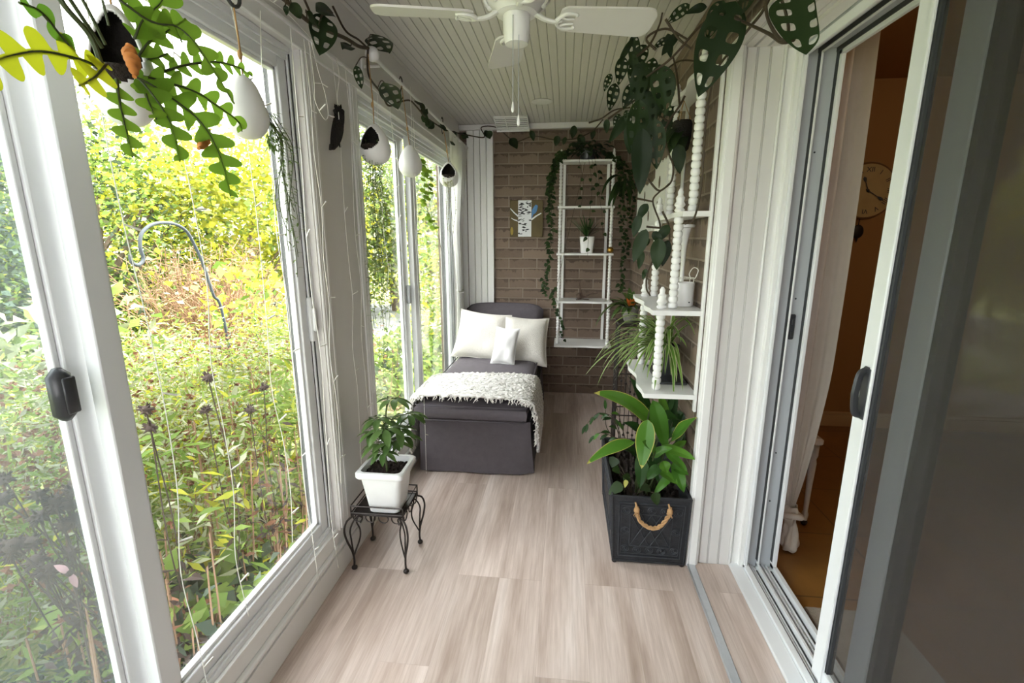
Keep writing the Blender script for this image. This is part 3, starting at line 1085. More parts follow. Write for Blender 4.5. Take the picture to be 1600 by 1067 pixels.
# ================================================================ SPINDLE SHELVES
def spindle(mb, x, y, z0, z1, r, pitch, n=14):
    k = max(3, int(round((z1 - z0) / pitch))); p = (z1 - z0) / k
    pr = [(r * .55, z0)]
    for i in range(k):
        zz = z0 + i * p
        for (f_, q) in ((.04, .72), (.14, .90), (.30, .98), (.5, 1.0), (.70, .98), (.86, .90), (.96, .72)):
            pr.append((r * q, zz + p * f_))
    pr.append((r * .55, z1))
    mb.lathe(pr, (x, y, 0), n)
    return mb


def finial(mb, x, y, z, r, h, n=14):
    mb.lathe([(r * .9, z), (r * 1.15, z + h * .08), (r * .75, z + h * .18), (r * 1.2, z + h * .30), (r * .8, z + h * .45), (r * .95, z + h * .6), (r * .55, z + h * .72), (r * .62, z + h * .86), (r * .25, z + h)], (x, y, 0), n)


def shelfboard(mb, x0, x1, y0, y1, z, t, wavy='y-', amp=.012, r=.02):
    """board with rounded corners and an ogee front edge, outline extruded"""
    out = []
    n = 24
    if wavy == 'y-':
        for i in range(n + 1):
            u = i / n
            out.append((x0 + (x1 - x0) * u, y0 + amp * (math.cos(4 * PI * u) * .5 + .5) * (1 - abs(2 * u - 1) ** 6) + r * max(0, abs(2 * u - 1) - .92) * 6))
        out += [(x1, y1), (x0, y1)]
    else:
        for i in range(n + 1):
            u = i / n
            out.append((x0 + amp * (math.cos(4 * PI * u) * .5 + .5) * (1 - abs(2 * u - 1) ** 6) + r * max(0, abs(2 * u - 1) - .92) * 6, y1 + (y0 - y1) * u))
        out += [(x1, y0), (x1, y1)]
    k = len(out)
    V = [(a, c_, z) for a, c_ in out] + [(a, c_, z + t) for a, c_ in out]
    F = [tuple(range(k))[::-1], tuple(range(k, 2 * k))] + [(i, (i + 1) % k, k + (i + 1) % k, k + i) for i in range(k)]
    mb.add(V, F)
    return mb


ws = thing('wall_shelf', 'tall white spindle wall shelf hung on the back brick wall', 'wall shelf', (.16, YB, .5))
tiers = [(.522, 3.99), (.893, 4.04), (1.290, 4.08), (1.672, 4.11), (2.035, 4.12)]
XA, XB = -.050, .372
for i, (z, yf) in enumerate(tiers):
    e = .03 - .003 * i
    part(shelfboard(MB(), XA - e, XB + e, yf - .03, YB - .002, z - .016, .016, 'y-', .014), 'shelf', 'white_trim', ws)
for i in range(4):
    z0, z1 = tiers[i][0], tiers[i + 1][0] - .016
    for x in (XA, XB):
        b = MB(); spindle(b, x, tiers[i + 1][1], z0, z1, .0140 if i else .0150, .026)
        part(b, 'spindle', 'white_trim', ws)
for x in (XA, XB):
    b = MB(); finial(b, x, tiers[4][1], tiers[4][0], .013, .085)
    part(b, 'finial', 'white_trim', ws)
    xi = x + (.028 if x < 0 else -.028)
    part(box1(xi - .012, xi + .012, YB - .018, YB - .002, .52, 2.10, .003), 'upright', 'white_trim', ws)
for (i, x) in ((0, XA), (1, XA), (1, XB), (2, XB)):
    b = MB(); finial(b, x - .0, tiers[i + 1][1] - .030, tiers[i + 1][0] - .0, .007, .03, 10)
    part(b, 'peg', 'white_trim', ws)

# corner spindle shelf on the right brick wall
rs = thing('corner_shelf', 'white tiered spindle shelf on the right brick wall near the door', 'wall shelf', (.5, 2.25, .75))
rt = [(.775, .335, 1.985), (1.130, .350, 1.985), (1.520, .440, 1.985), (2.035, .468, 1.99)]
YE = 2.52
for i, (z, xf, yn) in enumerate(rt):
    part(shelfboard(MB(), xf, XR - .002, yn - .02, YE + .03, z - .02, .02, 'x-', .018), 'shelf', 'white_trim', rs)
sp = [(0, .405, .775, 1.110), (1, .450, 1.130, 1.500), (2, .500, 1.520, 2.015)]
for (i, x, z0, z1) in sp:
    for y in (2.03, 2.46):
        b = MB(); spindle(b, x, y, z0, z1, .0190, .0270, 18)
        part(b, 'spindle', 'white_trim', rs)
for (x, z) in ((.405, 1.130), (.450, 1.520), (.500, 2.035)):
    for y in (2.03, 2.46):
        b = MB(); finial(b, x, y, z, .0185, .090 if z < 2 else .075, 16)
        part(b, 'finial', 'white_trim', rs)
for y in (1.975, 2.50):
    part(box1(XR - .014, XR - .001, y - .012, y + .012, .70, 2.08, .003), 'upright', 'white_trim', rs)

# painted board further along the brick
b = MB()
def board(y0, y1, z0, z1):
    n = 14
    out = [(y0, z0), (y1, z0)] + [(y1 + (y0 - y1) * k / n, z1 - .02 * math.sin(PI * 4 * k / n) ** 2) for k in range(n + 1)]
    k = len(out)
    V = [(XR - .022, a, c_) for a, c_ in out] + [(XR - .001, a, c_) for a, c_ in out]
    b.add(V, [tuple(range(k)), tuple(range(k, 2 * k))[::-1]] + [(i, (i + 1) % k, k + (i + 1) % k, k + i) for i in range(k)])
board(2.82, 3.18, 1.50, 1.86); board(3.19, 3.90, 1.46, 1.78)
wb = b.build('painted_board', 'white_trim', None)
tag(wb, 'white painted pine boards mounted on the right brick wall behind the vines', 'board')
for (y, z) in ((3.02, 1.74), (3.05, 1.60), (3.55, 1.70), (3.35, 1.56)):
    part(MB().ball((XR - .0225, y, z), (.0012, .028, .036), 10), 'knot', 'driftwood', wb, 'brown wood knot')

# ---- things on the right shelf
cn = thing('wire_handled_canister', 'white lidless canister with thin wire handle on the middle corner shelf', 'canister', (.512, 2.12, 1.13))
b = MB()
b.lathe([(.040, 1.131), (.042, 1.134), (.043, 1.228), (.041, 1.232), (.038, 1.228), (.037, 1.15)], (.512, 2.12, 0), 28)
part(b, 'body', 'ceramic', cn)
b = MB()
b.tube([(.512 + .043 * math.cos(a), 2.12 + .043 * math.sin(a), 1.25) for a in [2 * PI * k / 24 for k in range(25)]], .0016, 5)
for k in range(4):
    a = PI / 4 + PI / 2 * k
    b.tube([(.512 + .042 * math.cos(a), 2.12 + .042 * math.sin(a), 1.226), (.512 + .043 * math.cos(a), 2.12 + .043 * math.sin(a), 1.25)], .0014, 5)
b.tube(catmull([(.552, 2.105, 1.25), (.560, 2.10, 1.285), (.54, 2.10, 1.295), (.525, 2.10, 1.27), (.53, 2.09, 1.25)], 6), .002, 6)
part(b, 'wire_handle', 'cord_white', cn)
part(MB().ball((.528, 2.0802, 1.150), (.004, .002, .003), 8), 'dot', 'rubber', cn, 'small black dot')
tp = thing('trumpet_stand', 'slender white trumpet shaped stand with flat top behind the canister', 'stand', (.523, 2.22, 1.13))
b = MB().lathe([(.028, 1.131), (.026, 1.14), (.010, 1.17), (.009, 1.30), (.012, 1.38), (.020, 1.44), (.024, 1.455), (.024, 1.462)], (.523, 2.22, 0), 20)
part(b, 'stem', 'white_trim', tp)
b = MB().lathe([(.024, 1.460), (.039, 1.463), (.040, 1.472), (.038, 1.476)], (.523, 2.22, 0), 24)
part(b, 'top', 'white_trim', tp)

sp_ = thing('spider_plant', 'variegated spider plant in dark pot spilling over the lowest corner shelf', 'potted plant', (.478, 2.24, .775))
b = MB().box(.425, .555, 2.10, 2.40, .776, .788, .004)
part(b, 'tray', 'black_plastic', sp_)
b = MB().lathe([(.045, .788), (.050, .80), (.064, .915), (.066, .925), (.060, .925), (.056, .88)], (.480, 2.26, 0), 24)
part(b, 'pot', 'black_plastic', sp_)
part(MB().lathe([(.0, .905), (.058, .905)], (.480, 2.26, 0), 16, cap=False), 'soil', 'soil', sp_)
lf = MB()
random.seed(21)
for i in range(95):
    a = random.uniform(PI * .55, PI * 1.62) if i < 78 else random.uniform(0, 2 * PI)
    el = random.uniform(.3, 1.35)
    d = Vector((math.cos(a) * math.cos(el), math.sin(a) * math.cos(el), math.sin(el)))
    if d.x > .1: d.x *= .2
    L = random.uniform(.20, .38)
    s_ = Vector((.478 + random.uniform(-.02, .02), 2.25 + random.uniform(-.03, .03), .91))
    if i < 5: L = .44
    lf.leaf(s_, d, (0, 0, 1), L, random.uniform(.014, .021), random.uniform(1.5, 3.0), 'strap', 10, 3, .25, mi=0, edge=1)
lf.v = [(min(q[0], XR - .004), q[1], q[2]) for q in lf.v]
part(lf, 'foliage', ['leaf_spider', 'leaf_cream'], sp_, recalc=False, ang=0)

hb = thing('hanging_basket', 'dark fibre hanging basket below the top corner shelf, behind the spindles', 'basket', (.508, 2.36, 1.80))
b = MB().lathe([(.018, 1.795), (.034, 1.81), (.042, 1.86), (.043, 1.915), (.038, 1.93), (.034, 1.91)], (.508, 2.36, 0), 18)
part(b, 'bowl', 'dark_fibre', hb)
b = MB()
for k in range(3):
    a = 2 * PI * k / 3
    b.tube([(.508 + .04 * math.cos(a), 2.36 + .04 * math.sin(a), 1.925), (.508, 2.36, 2.014)], .0015, 5)
part(b, 'cord', 'jute', hb)
lf = MB()
for k in range(7):
    a = random.uniform(2.4, 5.0)
    lf.leaf((.508 + .03 * math.cos(a), 2.36 + .03 * math.sin(a), 1.90 - .02 * (k % 3)), (math.cos(a) * .6, math.sin(a) * .6, -.3), (0, 0, 1), .11, .05, 1.6, 'heart', 7, 2, .2)
part(lf, 'foliage', 'leaf_monstera', hb, recalc=False, ang=0)

# ---- things on the back shelf
sk = thing('potted_haworthia', 'spiky dark succulent in square white pot on the middle of the wall shelf', 'potted plant', (.178, 4.15, 1.29))
part(taper_pot(MB(), .178, 4.15, 1.291, 1.428, .050, .050, .060, .060, .002, .012, .004), 'pot', 'ceramic', sk)
part(soil_mesh(.178, 4.15, 1.415, .055, .055, .004, 8), 'soil', 'soil', sk)
lf = MB()
for i in range(26):
    a = random.uniform(0, 2 * PI); el = random.uniform(.55, 1.4)
    lf.leaf((.178, 4.15, 1.415), (math.cos(a) * math.cos(el), math.sin(a) * math.cos(el) * .6 - .1, math.sin(el)), (0, 0, 1), random.uniform(.12, .24), .015, .25, 'lance', 6, 1, .4)
part(lf, 'foliage', 'leaf_lily_dark', sk, recalc=False, ang=0)
bd = thing('bird_ornament', 'brown carved bird with raised tail on the second lowest wall shelf', 'ornament', (.165, 4.12, .893))
b = MB()
b.tube(catmull([(.105, 4.12, .935), (.135, 4.12, .925), (.17, 4.12, .920), (.20, 4.12, .928), (.235, 4.12, .955), (.262, 4.12, .975)], 6), [.006, .020, .028, .028, .030, .028, .026, .022, .018, .014, .012, .010, .008, .006, .005, .004, .004, .003, .003, .003, .003, .003, .003, .003, .003, .003, .003, .003, .003, .003, .003], 10)
b.ball((.118, 4.12, .930), (.020, .017, .017), 10)
part(b, 'body', 'driftwood', bd)
b = MB().tube(catmull([(.145, 4.12, .935), (.138, 4.122, .975), (.128, 4.125, 1.01), (.130, 4.125, 1.045)], 5), [.011, .003], 7)
part(b, 'wing', 'driftwood', bd)
b = MB().tube(catmull([(.19, 4.12, .93), (.225, 4.118, .945), (.275, 4.115, .952), (.285, 4.115, .965)], 5), [.008, .003], 7)
b.tube(catmull([(.10, 4.10, .898), (.15, 4.12, .902), (.21, 4.12, .899)], 5), .004, 6)
part(b, 'twig', 'driftwood', bd)
tag(MB().ball((.366, 4.035, 1.320), .026, 14).build('brass_ball', 'brass'), 'small shiny brass ball at the right end of the wall shelf', 'ornament')

# birch and bluebird panel
pic = thing('wall_picture', 'olive canvas picture of a birch trunk with a bluebird', 'picture', (-.343, YB, 1.42))
yc = YB - .030
part(box1(-.487, -.20, yc, YB - .001, 1.425, 1.735, .003), 'canvas', 'canvas_olive', pic)
b = MB()
b.box(-.415, -.300, yc - .0015, yc + .001, 1.427, 1.733)
b.tube([(-.415, yc - .001, 1.60), (-.45, yc - .001, 1.63), (-.483, yc - .001, 1.665)], [.007, .004], 6, flatu=.2)
b.tube([(-.415, yc - .001, 1.56), (-.45, yc - .001, 1.57), (-.475, yc - .001, 1.585)], [.006, .003], 6, flatu=.2)
b.tube([(-.300, yc - .001, 1.57), (-.26, yc - .001, 1.60), (-.215, yc - .001, 1.625)], [.008, .005], 6, flatu=.2)
random.seed(5)
for i in range(46):
    cx_, cz_ = random.uniform(-.408, -.308), random.uniform(1.44, 1.72)
    w_ = random.uniform(.006, .022); hgt = random.uniform(.003, .010)
    tl = random.uniform(-.5, .5)
    pts = [(cx_ - w_, yc - .002, cz_ - w_ * tl), (cx_, yc - .002, cz_ + random.uniform(-.004, .004)), (cx_ + w_, yc - .002, cz_ + w_ * tl)]
    b.tube(pts, [.0015, hgt * .9, .0015], 6, flatu=.25, mi=1)
part(b, 'painted_trunk', ['paint_white', 'paint_black'], pic, 'white birch trunk with black bark marks')
b = MB()
b.tube(catmull([(-.293, yc - .002, 1.615), (-.275, yc - .002, 1.645), (-.262, yc - .002, 1.675), (-.254, yc - .002, 1.692)], 5), [.006, .010, .014, .017, .019, .020, .020, .019, .018, .017, .016, .015, .014, .013, .012, .010], 8, flatu=.12)
b.tube([(-.288, yc - .002, 1.625), (-.297, yc - .002, 1.585)], [.008, .004], 6, flatu=.15)
part(b, 'painted_bird', 'paint_blue', pic, 'small blue bird')
part(MB().ball((-.470, yc - .0008, 1.475), (.013, .0014, .035), 10), 'painted_patch', 'paint_ochre', pic, 'ochre patch')

# ================================================================ PLANTER BOX AND PLANTS
pl = thing('planter_box', 'black pressed tin planter box with rope handle on the floor', 'planter', (.39, 2.2, 0))
b = MB()
A0 = [(.244, 1.905), (.548, 1.905), (.548, 2.49), (.244, 2.49)]
A1 = [(.228, 1.893), (.556, 1.893), (.556, 2.505), (.228, 2.505)]
V = [(x, y, .012) for x, y in A0] + [(x, y, .335) for x, y in A1]
I1 = [(.238, 1.903), (.546, 1.903), (.546, 2.495), (.238, 2.495)]
V += [(x, y, .335) for x, y in I1] + [(x, y, .255) for x, y in I1]
F = [(3, 2, 1, 0)] + [(i, (i + 1) % 4, 4 + (i + 1) % 4, 4 + i) for i in range(4)] + [(4 + i, 4 + (i + 1) % 4, 8 + (i + 1) % 4, 8 + i) for i in range(4)] + [(8 + i, 8 + (i + 1) % 4, 12 + (i + 1) % 4, 12 + i) for i in range(4)]
b.add(V, F)
b.tube([(*p, .333) for p in A1] + [(*A1[0], .333)], .006, 8)
b.tube([(*p, .014) for p in A0] + [(*A0[0], .014)], .006, 8)
for i in range(4): b.tube([(*A0[i], .012), (*A1[i], .335)], .005, 6)
part(b, 'body', 'planter_tin', pl)
b = MB()
def fp(u, z, e=.003):  # point on the front face, u 0..1
    f_ = z / .335
    return Vector((.244 + (.548 - .244) * u + (u - .5) * .02 * f_, 1.905 - .012 * f_ - e, .012 + z * .96))
def fr_(u0, u1, z0, z1, r): b.tube([fp(u0, z0), fp(u1, z0), fp(u1, z1), fp(u0, z1), fp(u0, z0)], r, 5)
fr_(.07, .93, .03, .305, .003); fr_(.10, .90, .045, .29, .002); fr_(.22, .78, .085, .25, .0025)
for k in range(5):
    u = .22 + .56 * k / 4
    for sg in (-1, 1):
        u2 = u + sg * .28
        if .2 <= u2 <= .8: b.tube([fp(u, .085), fp(u2, .25)], .0018, 4)
for (u, z) in ((.16, .07), (.84, .07), (.16, .265), (.84, .265), (.5, .065), (.5, .27), (.16, .165), (.84, .165), (.33, .065), (.67, .065), (.33, .27), (.67, .27)):
    for r_ in (.010, .017):
        b.tube([fp(u + r_ / .3 * math.cos(a), z + r_ * math.sin(a)) for a in [2 * PI * q / 10 for q in range(11)]], .0016, 4)
    b.ball(fp(u, z), .005, 8)
for sd_x in (0,):
    for (y0_, y1_, z0_, z1_) in ((1.95, 2.46, .03, .30), (2.02, 2.39, .08, .26)):
        q = lambda y, z: Vector((.244 - .016 * z / .335 - .002, y, .012 + z * .96))
        b.tube([q(y0_, z0_), q(y1_, z0_), q(y1_, z1_), q(y0_, z1_), q(y0_, z0_)], .003, 5)
part(b, 'embossing', 'planter_emboss', pl)
for (x, y) in ((.25, 1.912), (.542, 1.912), (.542, 2.48), (.25, 2.48)):
    part(MB().lathe([(.009, 0), (.012, .006), (.010, .014)], (x, y, 0), 10), 'foot', 'iron', pl)
b = MB()
rp = catmull([at(995, 792, Y=1.880), at(999, 812, Y=1.874), at(1014, 824, Y=1.868), at(1030, 823, Y=1.868), at(1043, 808, Y=1.874), at(1047, 793, Y=1.880)], 10)
for ph in (0, 2.1, 4.2):
    q = []
    for i, p in enumerate(rp):
        a = ph + i * .55
        q.append(p + Vector((.0045 * math.cos(a), .0045 * math.sin(a) * .7, .0045 * math.sin(a))))
    b.tube(q, .0048, 6)
for (px, py) in ((995, 797), (1047, 800)):
    c_ = at(px, py, Y=1.872)
    b.ball(c_, (.013, .012, .016), 10)
    for k in range(9):
        b.tube([c_, c_ + Vector((random.uniform(-.014, .014), -.004, -.02 - random.uniform(0, .012)))], [.003, .001], 4)
    b.tube([c_ + Vector((.0, .0, .012)), c_ + Vector((-.006, .012, .03))], .004, 6)
part(b, 'rope_handle', 'rope', pl, 'knotted natural rope handle')
part(soil_mesh(.392, 2.2, .262, .155, .297, .016, 34), 'soil', 'soil', pl)

random.seed(12)
lily = thing('peace_lily', 'large broad leaved peace lily with yellowed leaf edges in the tin planter', 'plant', (.40, 2.08, .262))
lf = MB(); stm = MB()
# (base px, tip px, Y base, Y tip, width m, droop, material)
LL = [((1022, 668), (938, 606), 2.10, 1.98, .085, .9, 0), ((1012, 655), (1003, 728), 1.98, 1.90, .080, .25, 0), ((992, 690), (920, 722), 2.02, 1.92, .060, .6, 0),
      ((1048, 688), (1094, 654), 2.02, 1.92, .070, .2, 0), ((1050, 600), (1036, 690), 2.22, 2.16, .085, .2, 1), ((1020, 625), (1040, 700), 2.06, 2.02, .075, .3, 0),
      ((1030, 700), (1084, 716), 2.0, 1.90, .055, .4, 0), ((1052, 722), (1068, 768), 1.98, 1.92, .055, .3, 0), ((1010, 690), (1032, 755), 2.02, 1.96, .07, .4, 1),
      ((1060, 640), (1078, 700), 2.15, 2.10, .065, .3, 1), ((1030, 735), (1058, 755), 1.97, 1.93, .045, .3, 0), ((1006, 640), (1060, 655), 2.15, 2.10, .06, .3, 1),
      ((1035, 720), (1042, 738), 1.95, 1.93, .05, .2, 0), ((1005, 700), (1000, 760), 2.0, 1.97, .06, .2, 1), ((1024, 705), (1005, 690), 1.95, 1.93, .05, .3, 0),
      ((1040, 745), (1083, 760), 2.0, 1.96, .05, .4, 1), ((1018, 650), (985, 590), 2.2, 2.14, .06, .4, 1), ((1030, 660), (1055, 612), 2.2, 2.18, .06, .3, 1),
      ((1046, 712), (1090, 690), 2.08, 2.04, .05, .4, 0), ((1050, 742), (1024, 770), 1.96, 1.93, .04, .3, 0),
      ((1040, 706), (1072, 735), 1.96, 1.92, .045, .35, 0), ((1028, 690), (1062, 668), 2.06, 2.03, .05, .4, 1), ((1048, 728), (1078, 742), 1.98, 1.95, .045, .3, 0), ((1032, 728), (1012, 748), 1.96, 1.93, .05, .3, 1),
      ((1008, 678), (975, 660), 2.12, 2.08, .05, .5, 1), ((1040, 660), (1032, 615), 2.14, 2.12, .05, .2, 0), ((1056, 690), (1086, 678), 2.10, 2.07, .05, .4, 1), ((1020, 712), (1048, 700), 1.98, 1.94, .05, .4, 0), ((1000, 712), (972, 700), 2.06, 2.02, .045, .5, 1), ((1044, 676), (1066, 646), 2.16, 2.13, .055, .3, 1)]
for q_, (bp, tp_, yb, yt, W, dr, mm) in enumerate(LL):
    A = at(*bp, Y=yb); T = at(*tp_, Y=yt)
    A.x = min(A.x, XR - .02); T.x = min(T.x, XR - .015)
    L = (T - A).length
    d = (T - A) + Vector((0, 0, dr * L * .42))
    view = (EYE - A).normalized()
    up = (view * .6 + Vector((0, 0, .75)))
    up = up - d.normalized() * up.dot(d.normalized())
    lf.leaf(A, d, up, L * 1.06, W, dr, 'ovate', 14, 10, .22, mi=mm, edge=(2 if q_ < 4 else None), wave=.003, tip=(2 if q_ < 4 else None))
    root = Vector((.40 + random.uniform(-.05, .05), 2.08 + random.uniform(-.06, .06), .255))
    mid = root.lerp(A, .6); mid.z = max(mid.z, root.z + .7 * abs(A.z - root.z))
    stm.tube(catmull([root, mid, A], 6), [.005, .0028], 6)
part(lf, 'foliage', ['leaf_lily', 'leaf_lily_dark', 'leaf_edge_yellow'], lily, recalc=False, ang=0)
part(stm, 'stem', 'stem_green', lily)

ivy = thing('trailing_ivy', 'small dull green creeper with one yellow leaf at the planter front edge', 'plant', (.30, 1.98, .262))
lf = MB(); stm = MB()
for (px, py, yy, L, W, mm, dx, dz) in ((972, 757, 1.93, .075, .05, 0, -.9, -.5), (985, 748, 1.95, .05, .04, 0, -.4, .3), (1022, 770, 1.89, .055, .045, 0, .3, -.9), (1015, 762, 1.92, .05, .04, 0, -.5, .1), (975, 752, 1.97, .05, .04, 0, .2, .4), (962, 715, 2.1, .05, .05, 0, -.3, -.6), (979, 750, 1.905, .035, .02, 1, -.25, -1), (968, 735, 2.02, .04, .04, 0, -.6, .2)):
    A = at(px, py, Y=yy)
    lf.leaf(A, (dx, -.25, dz), (0, -.6, .8), L, W, .4, 'heart', 6, 2, .2, mi=mm)
    stm.tube(catmull([A, A.lerp(Vector((.33, 2.02, .26)), .5) + Vector((0, 0, .02)), Vector((.33, 2.02, .255))], 4), .0016, 5)
part(lf, 'foliage', ['leaf_pothos', 'leaf_edge_yellow'], ivy, recalc=False, ang=0)
part(stm, 'stem', 'stem_brown', ivy)
wil = thing('wilting_plant', 'wilting thin stemmed plant arching over the far left planter corner', 'plant', (.29, 2.42, .262))
lf = MB(); stm = MB()
for pts, yy in (([(972, 690), (960, 655), (940, 645), (928, 650), (916, 664)], 2.40), ([(975, 690), (958, 682), (940, 676), (930, 680)], 2.38), ([(970, 690), (960, 660), (952, 650)], 2.42), ([(965, 690), (948, 668), (946, 640)], 2.44), ([(978, 690), (970, 660), (962, 630)], 2.46)):
    P = catmull([at(px, py, Y=yy) for px, py in pts], 5)
    stm.tube([Vector((.30, yy, .26))] + P, [.003, .0016], 5)
    for k in range(3, len(P) - 1, 4):
        d = (P[k + 1] - P[k]).normalized() + Vector((random.uniform(-.3, .3), random.uniform(-.3, .3), -.6))
        lf.leaf(P[k], d, (0, -.5, .8), .055, .020, .8, 'lance', 5, 1, .4, mi=random.choice([0, 1, 1]))
    lf.leaf(P[-1], (P[-1] - P[-3]).normalized() + Vector((0, 0, -.4)), (0, -.5, .8), .06, .018, .6, 'lance', 5, 1, .4, mi=1)
part(lf, 'foliage', ['leaf_lily', 'leaf_lily_dark'], wil, recalc=False, ang=0)
part(stm, 'stem', 'stem_brown', wil)

# tall iron stand with bromeliad
isd = thing('iron_plant_stand', 'tall dark lattice iron plant stand against the right brick wall', 'plant stand', (.42, 2.95, 0))
sx0, sx1, sy0, sy1 = .335, .500, 2.87, 3.03
for x in (sx0, sx1):
    for y in (sy0, sy1):
        part(MB().tube([(x, y, 0), (x, y, .915)], .006, 8), 'leg', 'iron', isd)
b = MB().box(sx0 - .01, sx1 + .01, sy0 - .01, sy1 + .01, .905, .917, .003)
part(b, 'top', 'iron', isd)
b = MB()
for z in (.06, .33, .60, .87):
    b.tube([(sx0, sy0, z), (sx1, sy0, z), (sx1, sy1, z), (sx0, sy1, z), (sx0, sy0, z)], .004, 6)
for k in range(1, 6):
    x = sx0 + (sx1 - sx0) * k / 6; y = sy0 + (sy1 - sy0) * k / 6
    b.tube([(x, sy0, .06), (x, sy0, .87)], .0025, 5); b.tube([(sx0, y, .06), (sx0, y, .87)], .0025, 5)
    for z in (.12, .2, .27, .40, .47, .54, .67, .74, .81):
        b.ball((x, sy0, z + .015 * (k % 2)), .0085, 8); b.ball((sx0, y, z + .015 * (k % 2)), .0085, 8)
part(b, 'lattice', 'iron', isd)
br = thing('bromeliad', 'orange centred bromeliad in grey pot on top of the lattice stand', 'potted plant', (.405, 2.95, .917))
b = MB().lathe([(.036, .918), (.040, .925), (.050, .995), (.056, .998), (.056, 1.012), (.050, 1.012), (.046, .98)], (.405, 2.95, 0), 22)
part(b, 'pot', 'grey_ceramic', br)
lf = MB()
for i in range(26):
    a = random.uniform(0, 2 * PI); el = random.uniform(.1, 1.2)
    s_ = Vector((.405, 2.95, .99)); d = Vector((math.cos(a) * math.cos(el), math.sin(a) * math.cos(el), math.sin(el)))
    if d.x > .2: d.x *= .35
    lf.leaf(s_, d, (0, 0, 1), random.uniform(.12, .20) * (.8 if d.x > 0 else 1), .034, random.uniform(1.0, 2.4), 'lance', 8, 1, .3)
for i in range(2):
    lf.leaf((.40, 2.94, 1.0), (-.75, -.3, .5), (0, 0, 1), .30, .03, 2.6, 'strap', 9, 1, .3)
part(lf, 'foliage', 'leaf_bromeliad', br, recalc=False, ang=0)
lf = MB()
for i in range(12):
    a = random.uniform(0, 2 * PI)
    lf.leaf((.405, 2.945, 1.0), (math.cos(a) * .35, math.sin(a) * .35 - .2, .8), (0, -1, .3), random.uniform(.05, .085), .02, .3, 'lance', 5, 1, .3)
part(lf, 'bract', 'petal_orange', br, 'orange flower bracts', recalc=False, ang=0)

# ================================================================ CEILING FAN, VENT
HX, HY = -.160, 1.57
fan = thing('ceiling_fan', 'white four bladed ceiling fan with pull chains', 'ceiling fan', (HX, HY, ZC))
b = MB().lathe([(.060, ZC - .001), (.066, ZC - .03), (.050, ZC - .045), (.045, ZC - .09), (.100, ZC - .115), (.116, ZC - .14), (.117, ZC - .205), (.104, ZC - .232), (.086, ZC - .246), (.083, ZC - .262), (.066, ZC - .276), (.060, ZC - .286), (.036, ZC - .289)], (HX, HY, 0), 40)
part(b, 'motor_housing', 'white_trim', fan)
for k in range(8):
    b = MB()
    a = 2 * PI * k / 8
    pts = [(HX + r_ * math.cos(a + o_), HY + r_ * math.sin(a + o_), z_) for (r_, o_, z_) in ((.098, -.34, 2.118), (.094, -.16, 2.098), (.082, 0, 2.086), (.094, .16, 2.098), (.098, .34, 2.118))]
    b.tube(catmull(pts, 4), .005, 6)
    b.ball((HX + .080 * math.cos(a), HY + .080 * math.sin(a), 2.084), (.010, .010, .008), 8)
    part(b, 'scroll', 'white_trim', fan)
b = MB().lathe([(.034, 2.066), (.040, 2.060), (.040, 2.015), (.038, 2.012), (.038, 1.998), (.034, 1.984), (.0, 1.982)], (HX, HY, 0), 28)
part(b, 'switch_housing', 'white_trim', fan)
b = MB()
zb = 2.058
for k in range(4):
    a = math.radians(12.5) + k * PI / 2
    R_ = Matrix.Rotation(a, 4, 'Z'); R_.translation = Vector((HX, HY, zb))
    pit = Matrix.Rotation(math.radians(-12), 4, 'X')
    T_ = R_ @ pit
    bl = MB()
    n = 30; out = []
    r0, r1, w0, w1, rc = .125, .418, .105, .128, .035
    def half(sg):
        pts = [(r0, 0), (r0 + .004, sg * w0 * .38), (r0 + .02, sg * w0 * .5)]
        for q in range(7):
            aa = PI / 2 * q / 6
            pts.append((r1 - rc + rc * math.sin(aa), sg * (w1 / 2 - rc + rc * math.cos(aa))))
        return pts
    up_, dn_ = half(1), half(-1)
    out = up_ + dn_[::-1][:-1]
    kk = len(out)
    V = [T_ @ Vector((x, y, .003)) for x, y in out] + [T_ @ Vector((x, y, -.003)) for x, y in out]
    bl.add(V, [tuple(range(kk)), tuple(range(kk, 2 * kk))[::-1]] + [(i, (i + 1) % kk, kk + (i + 1) % kk, kk + i) for i in range(kk)])
    blade = part(bl, 'blade', 'white_paint', fan)
    ir = MB()
    ir.tube(catmull([T_ @ Vector((.055, 0, .012)), T_ @ Vector((.085, 0, -.004)), T_ @ Vector((.115, 0, -.010)), T_ @ Vector((.135, 0, -.007))], 5), [.012, .008], 8, flat=.6)
    for sg in (-1, 1):
        ir.tube(catmull([T_ @ Vector((.118, 0, -.009)), T_ @ Vector((.130, sg * .022, -.008)), T_ @ Vector((.150, sg * .034, -.007)), T_ @ Vector((.178, sg * .030, -.006))], 5), [.007, .004], 8)
        ir.tube(catmull([T_ @ Vector((.130, sg * .020, -.008)), T_ @ Vector((.148, sg * .012, -.008)), T_ @ Vector((.172, sg * .010, -.006))], 5), [.005, .003], 6)
        ir.ball(T_ @ Vector((.176, sg * .028, -.006)), .006, 8)
    part(ir, 'blade_bracket', 'white_trim', blade)
for (dx, dy, z1) in ((-.006, -.045, 1.815), (.010, -.035, 1.780)):
    c_ = MB().tube([(HX + dx, HY + dy, 2.045), (HX + dx, HY + dy, z1)], .0014, 6)
    c_.tube([(HX + dx, HY + dy * .8, 2.045), (HX + dx, HY + dy, 2.045)], .0014, 6)
    pch = part(c_, 'pull_chain', 'alu', fan)
    part(MB().lathe([(.0015, z1), (.0035, z1 - .01), (.0055, z1 - .022), (.003, z1 - .030)], (HX + dx, HY + dy, 0), 10), 'chain_pull', 'ceramic', pch)

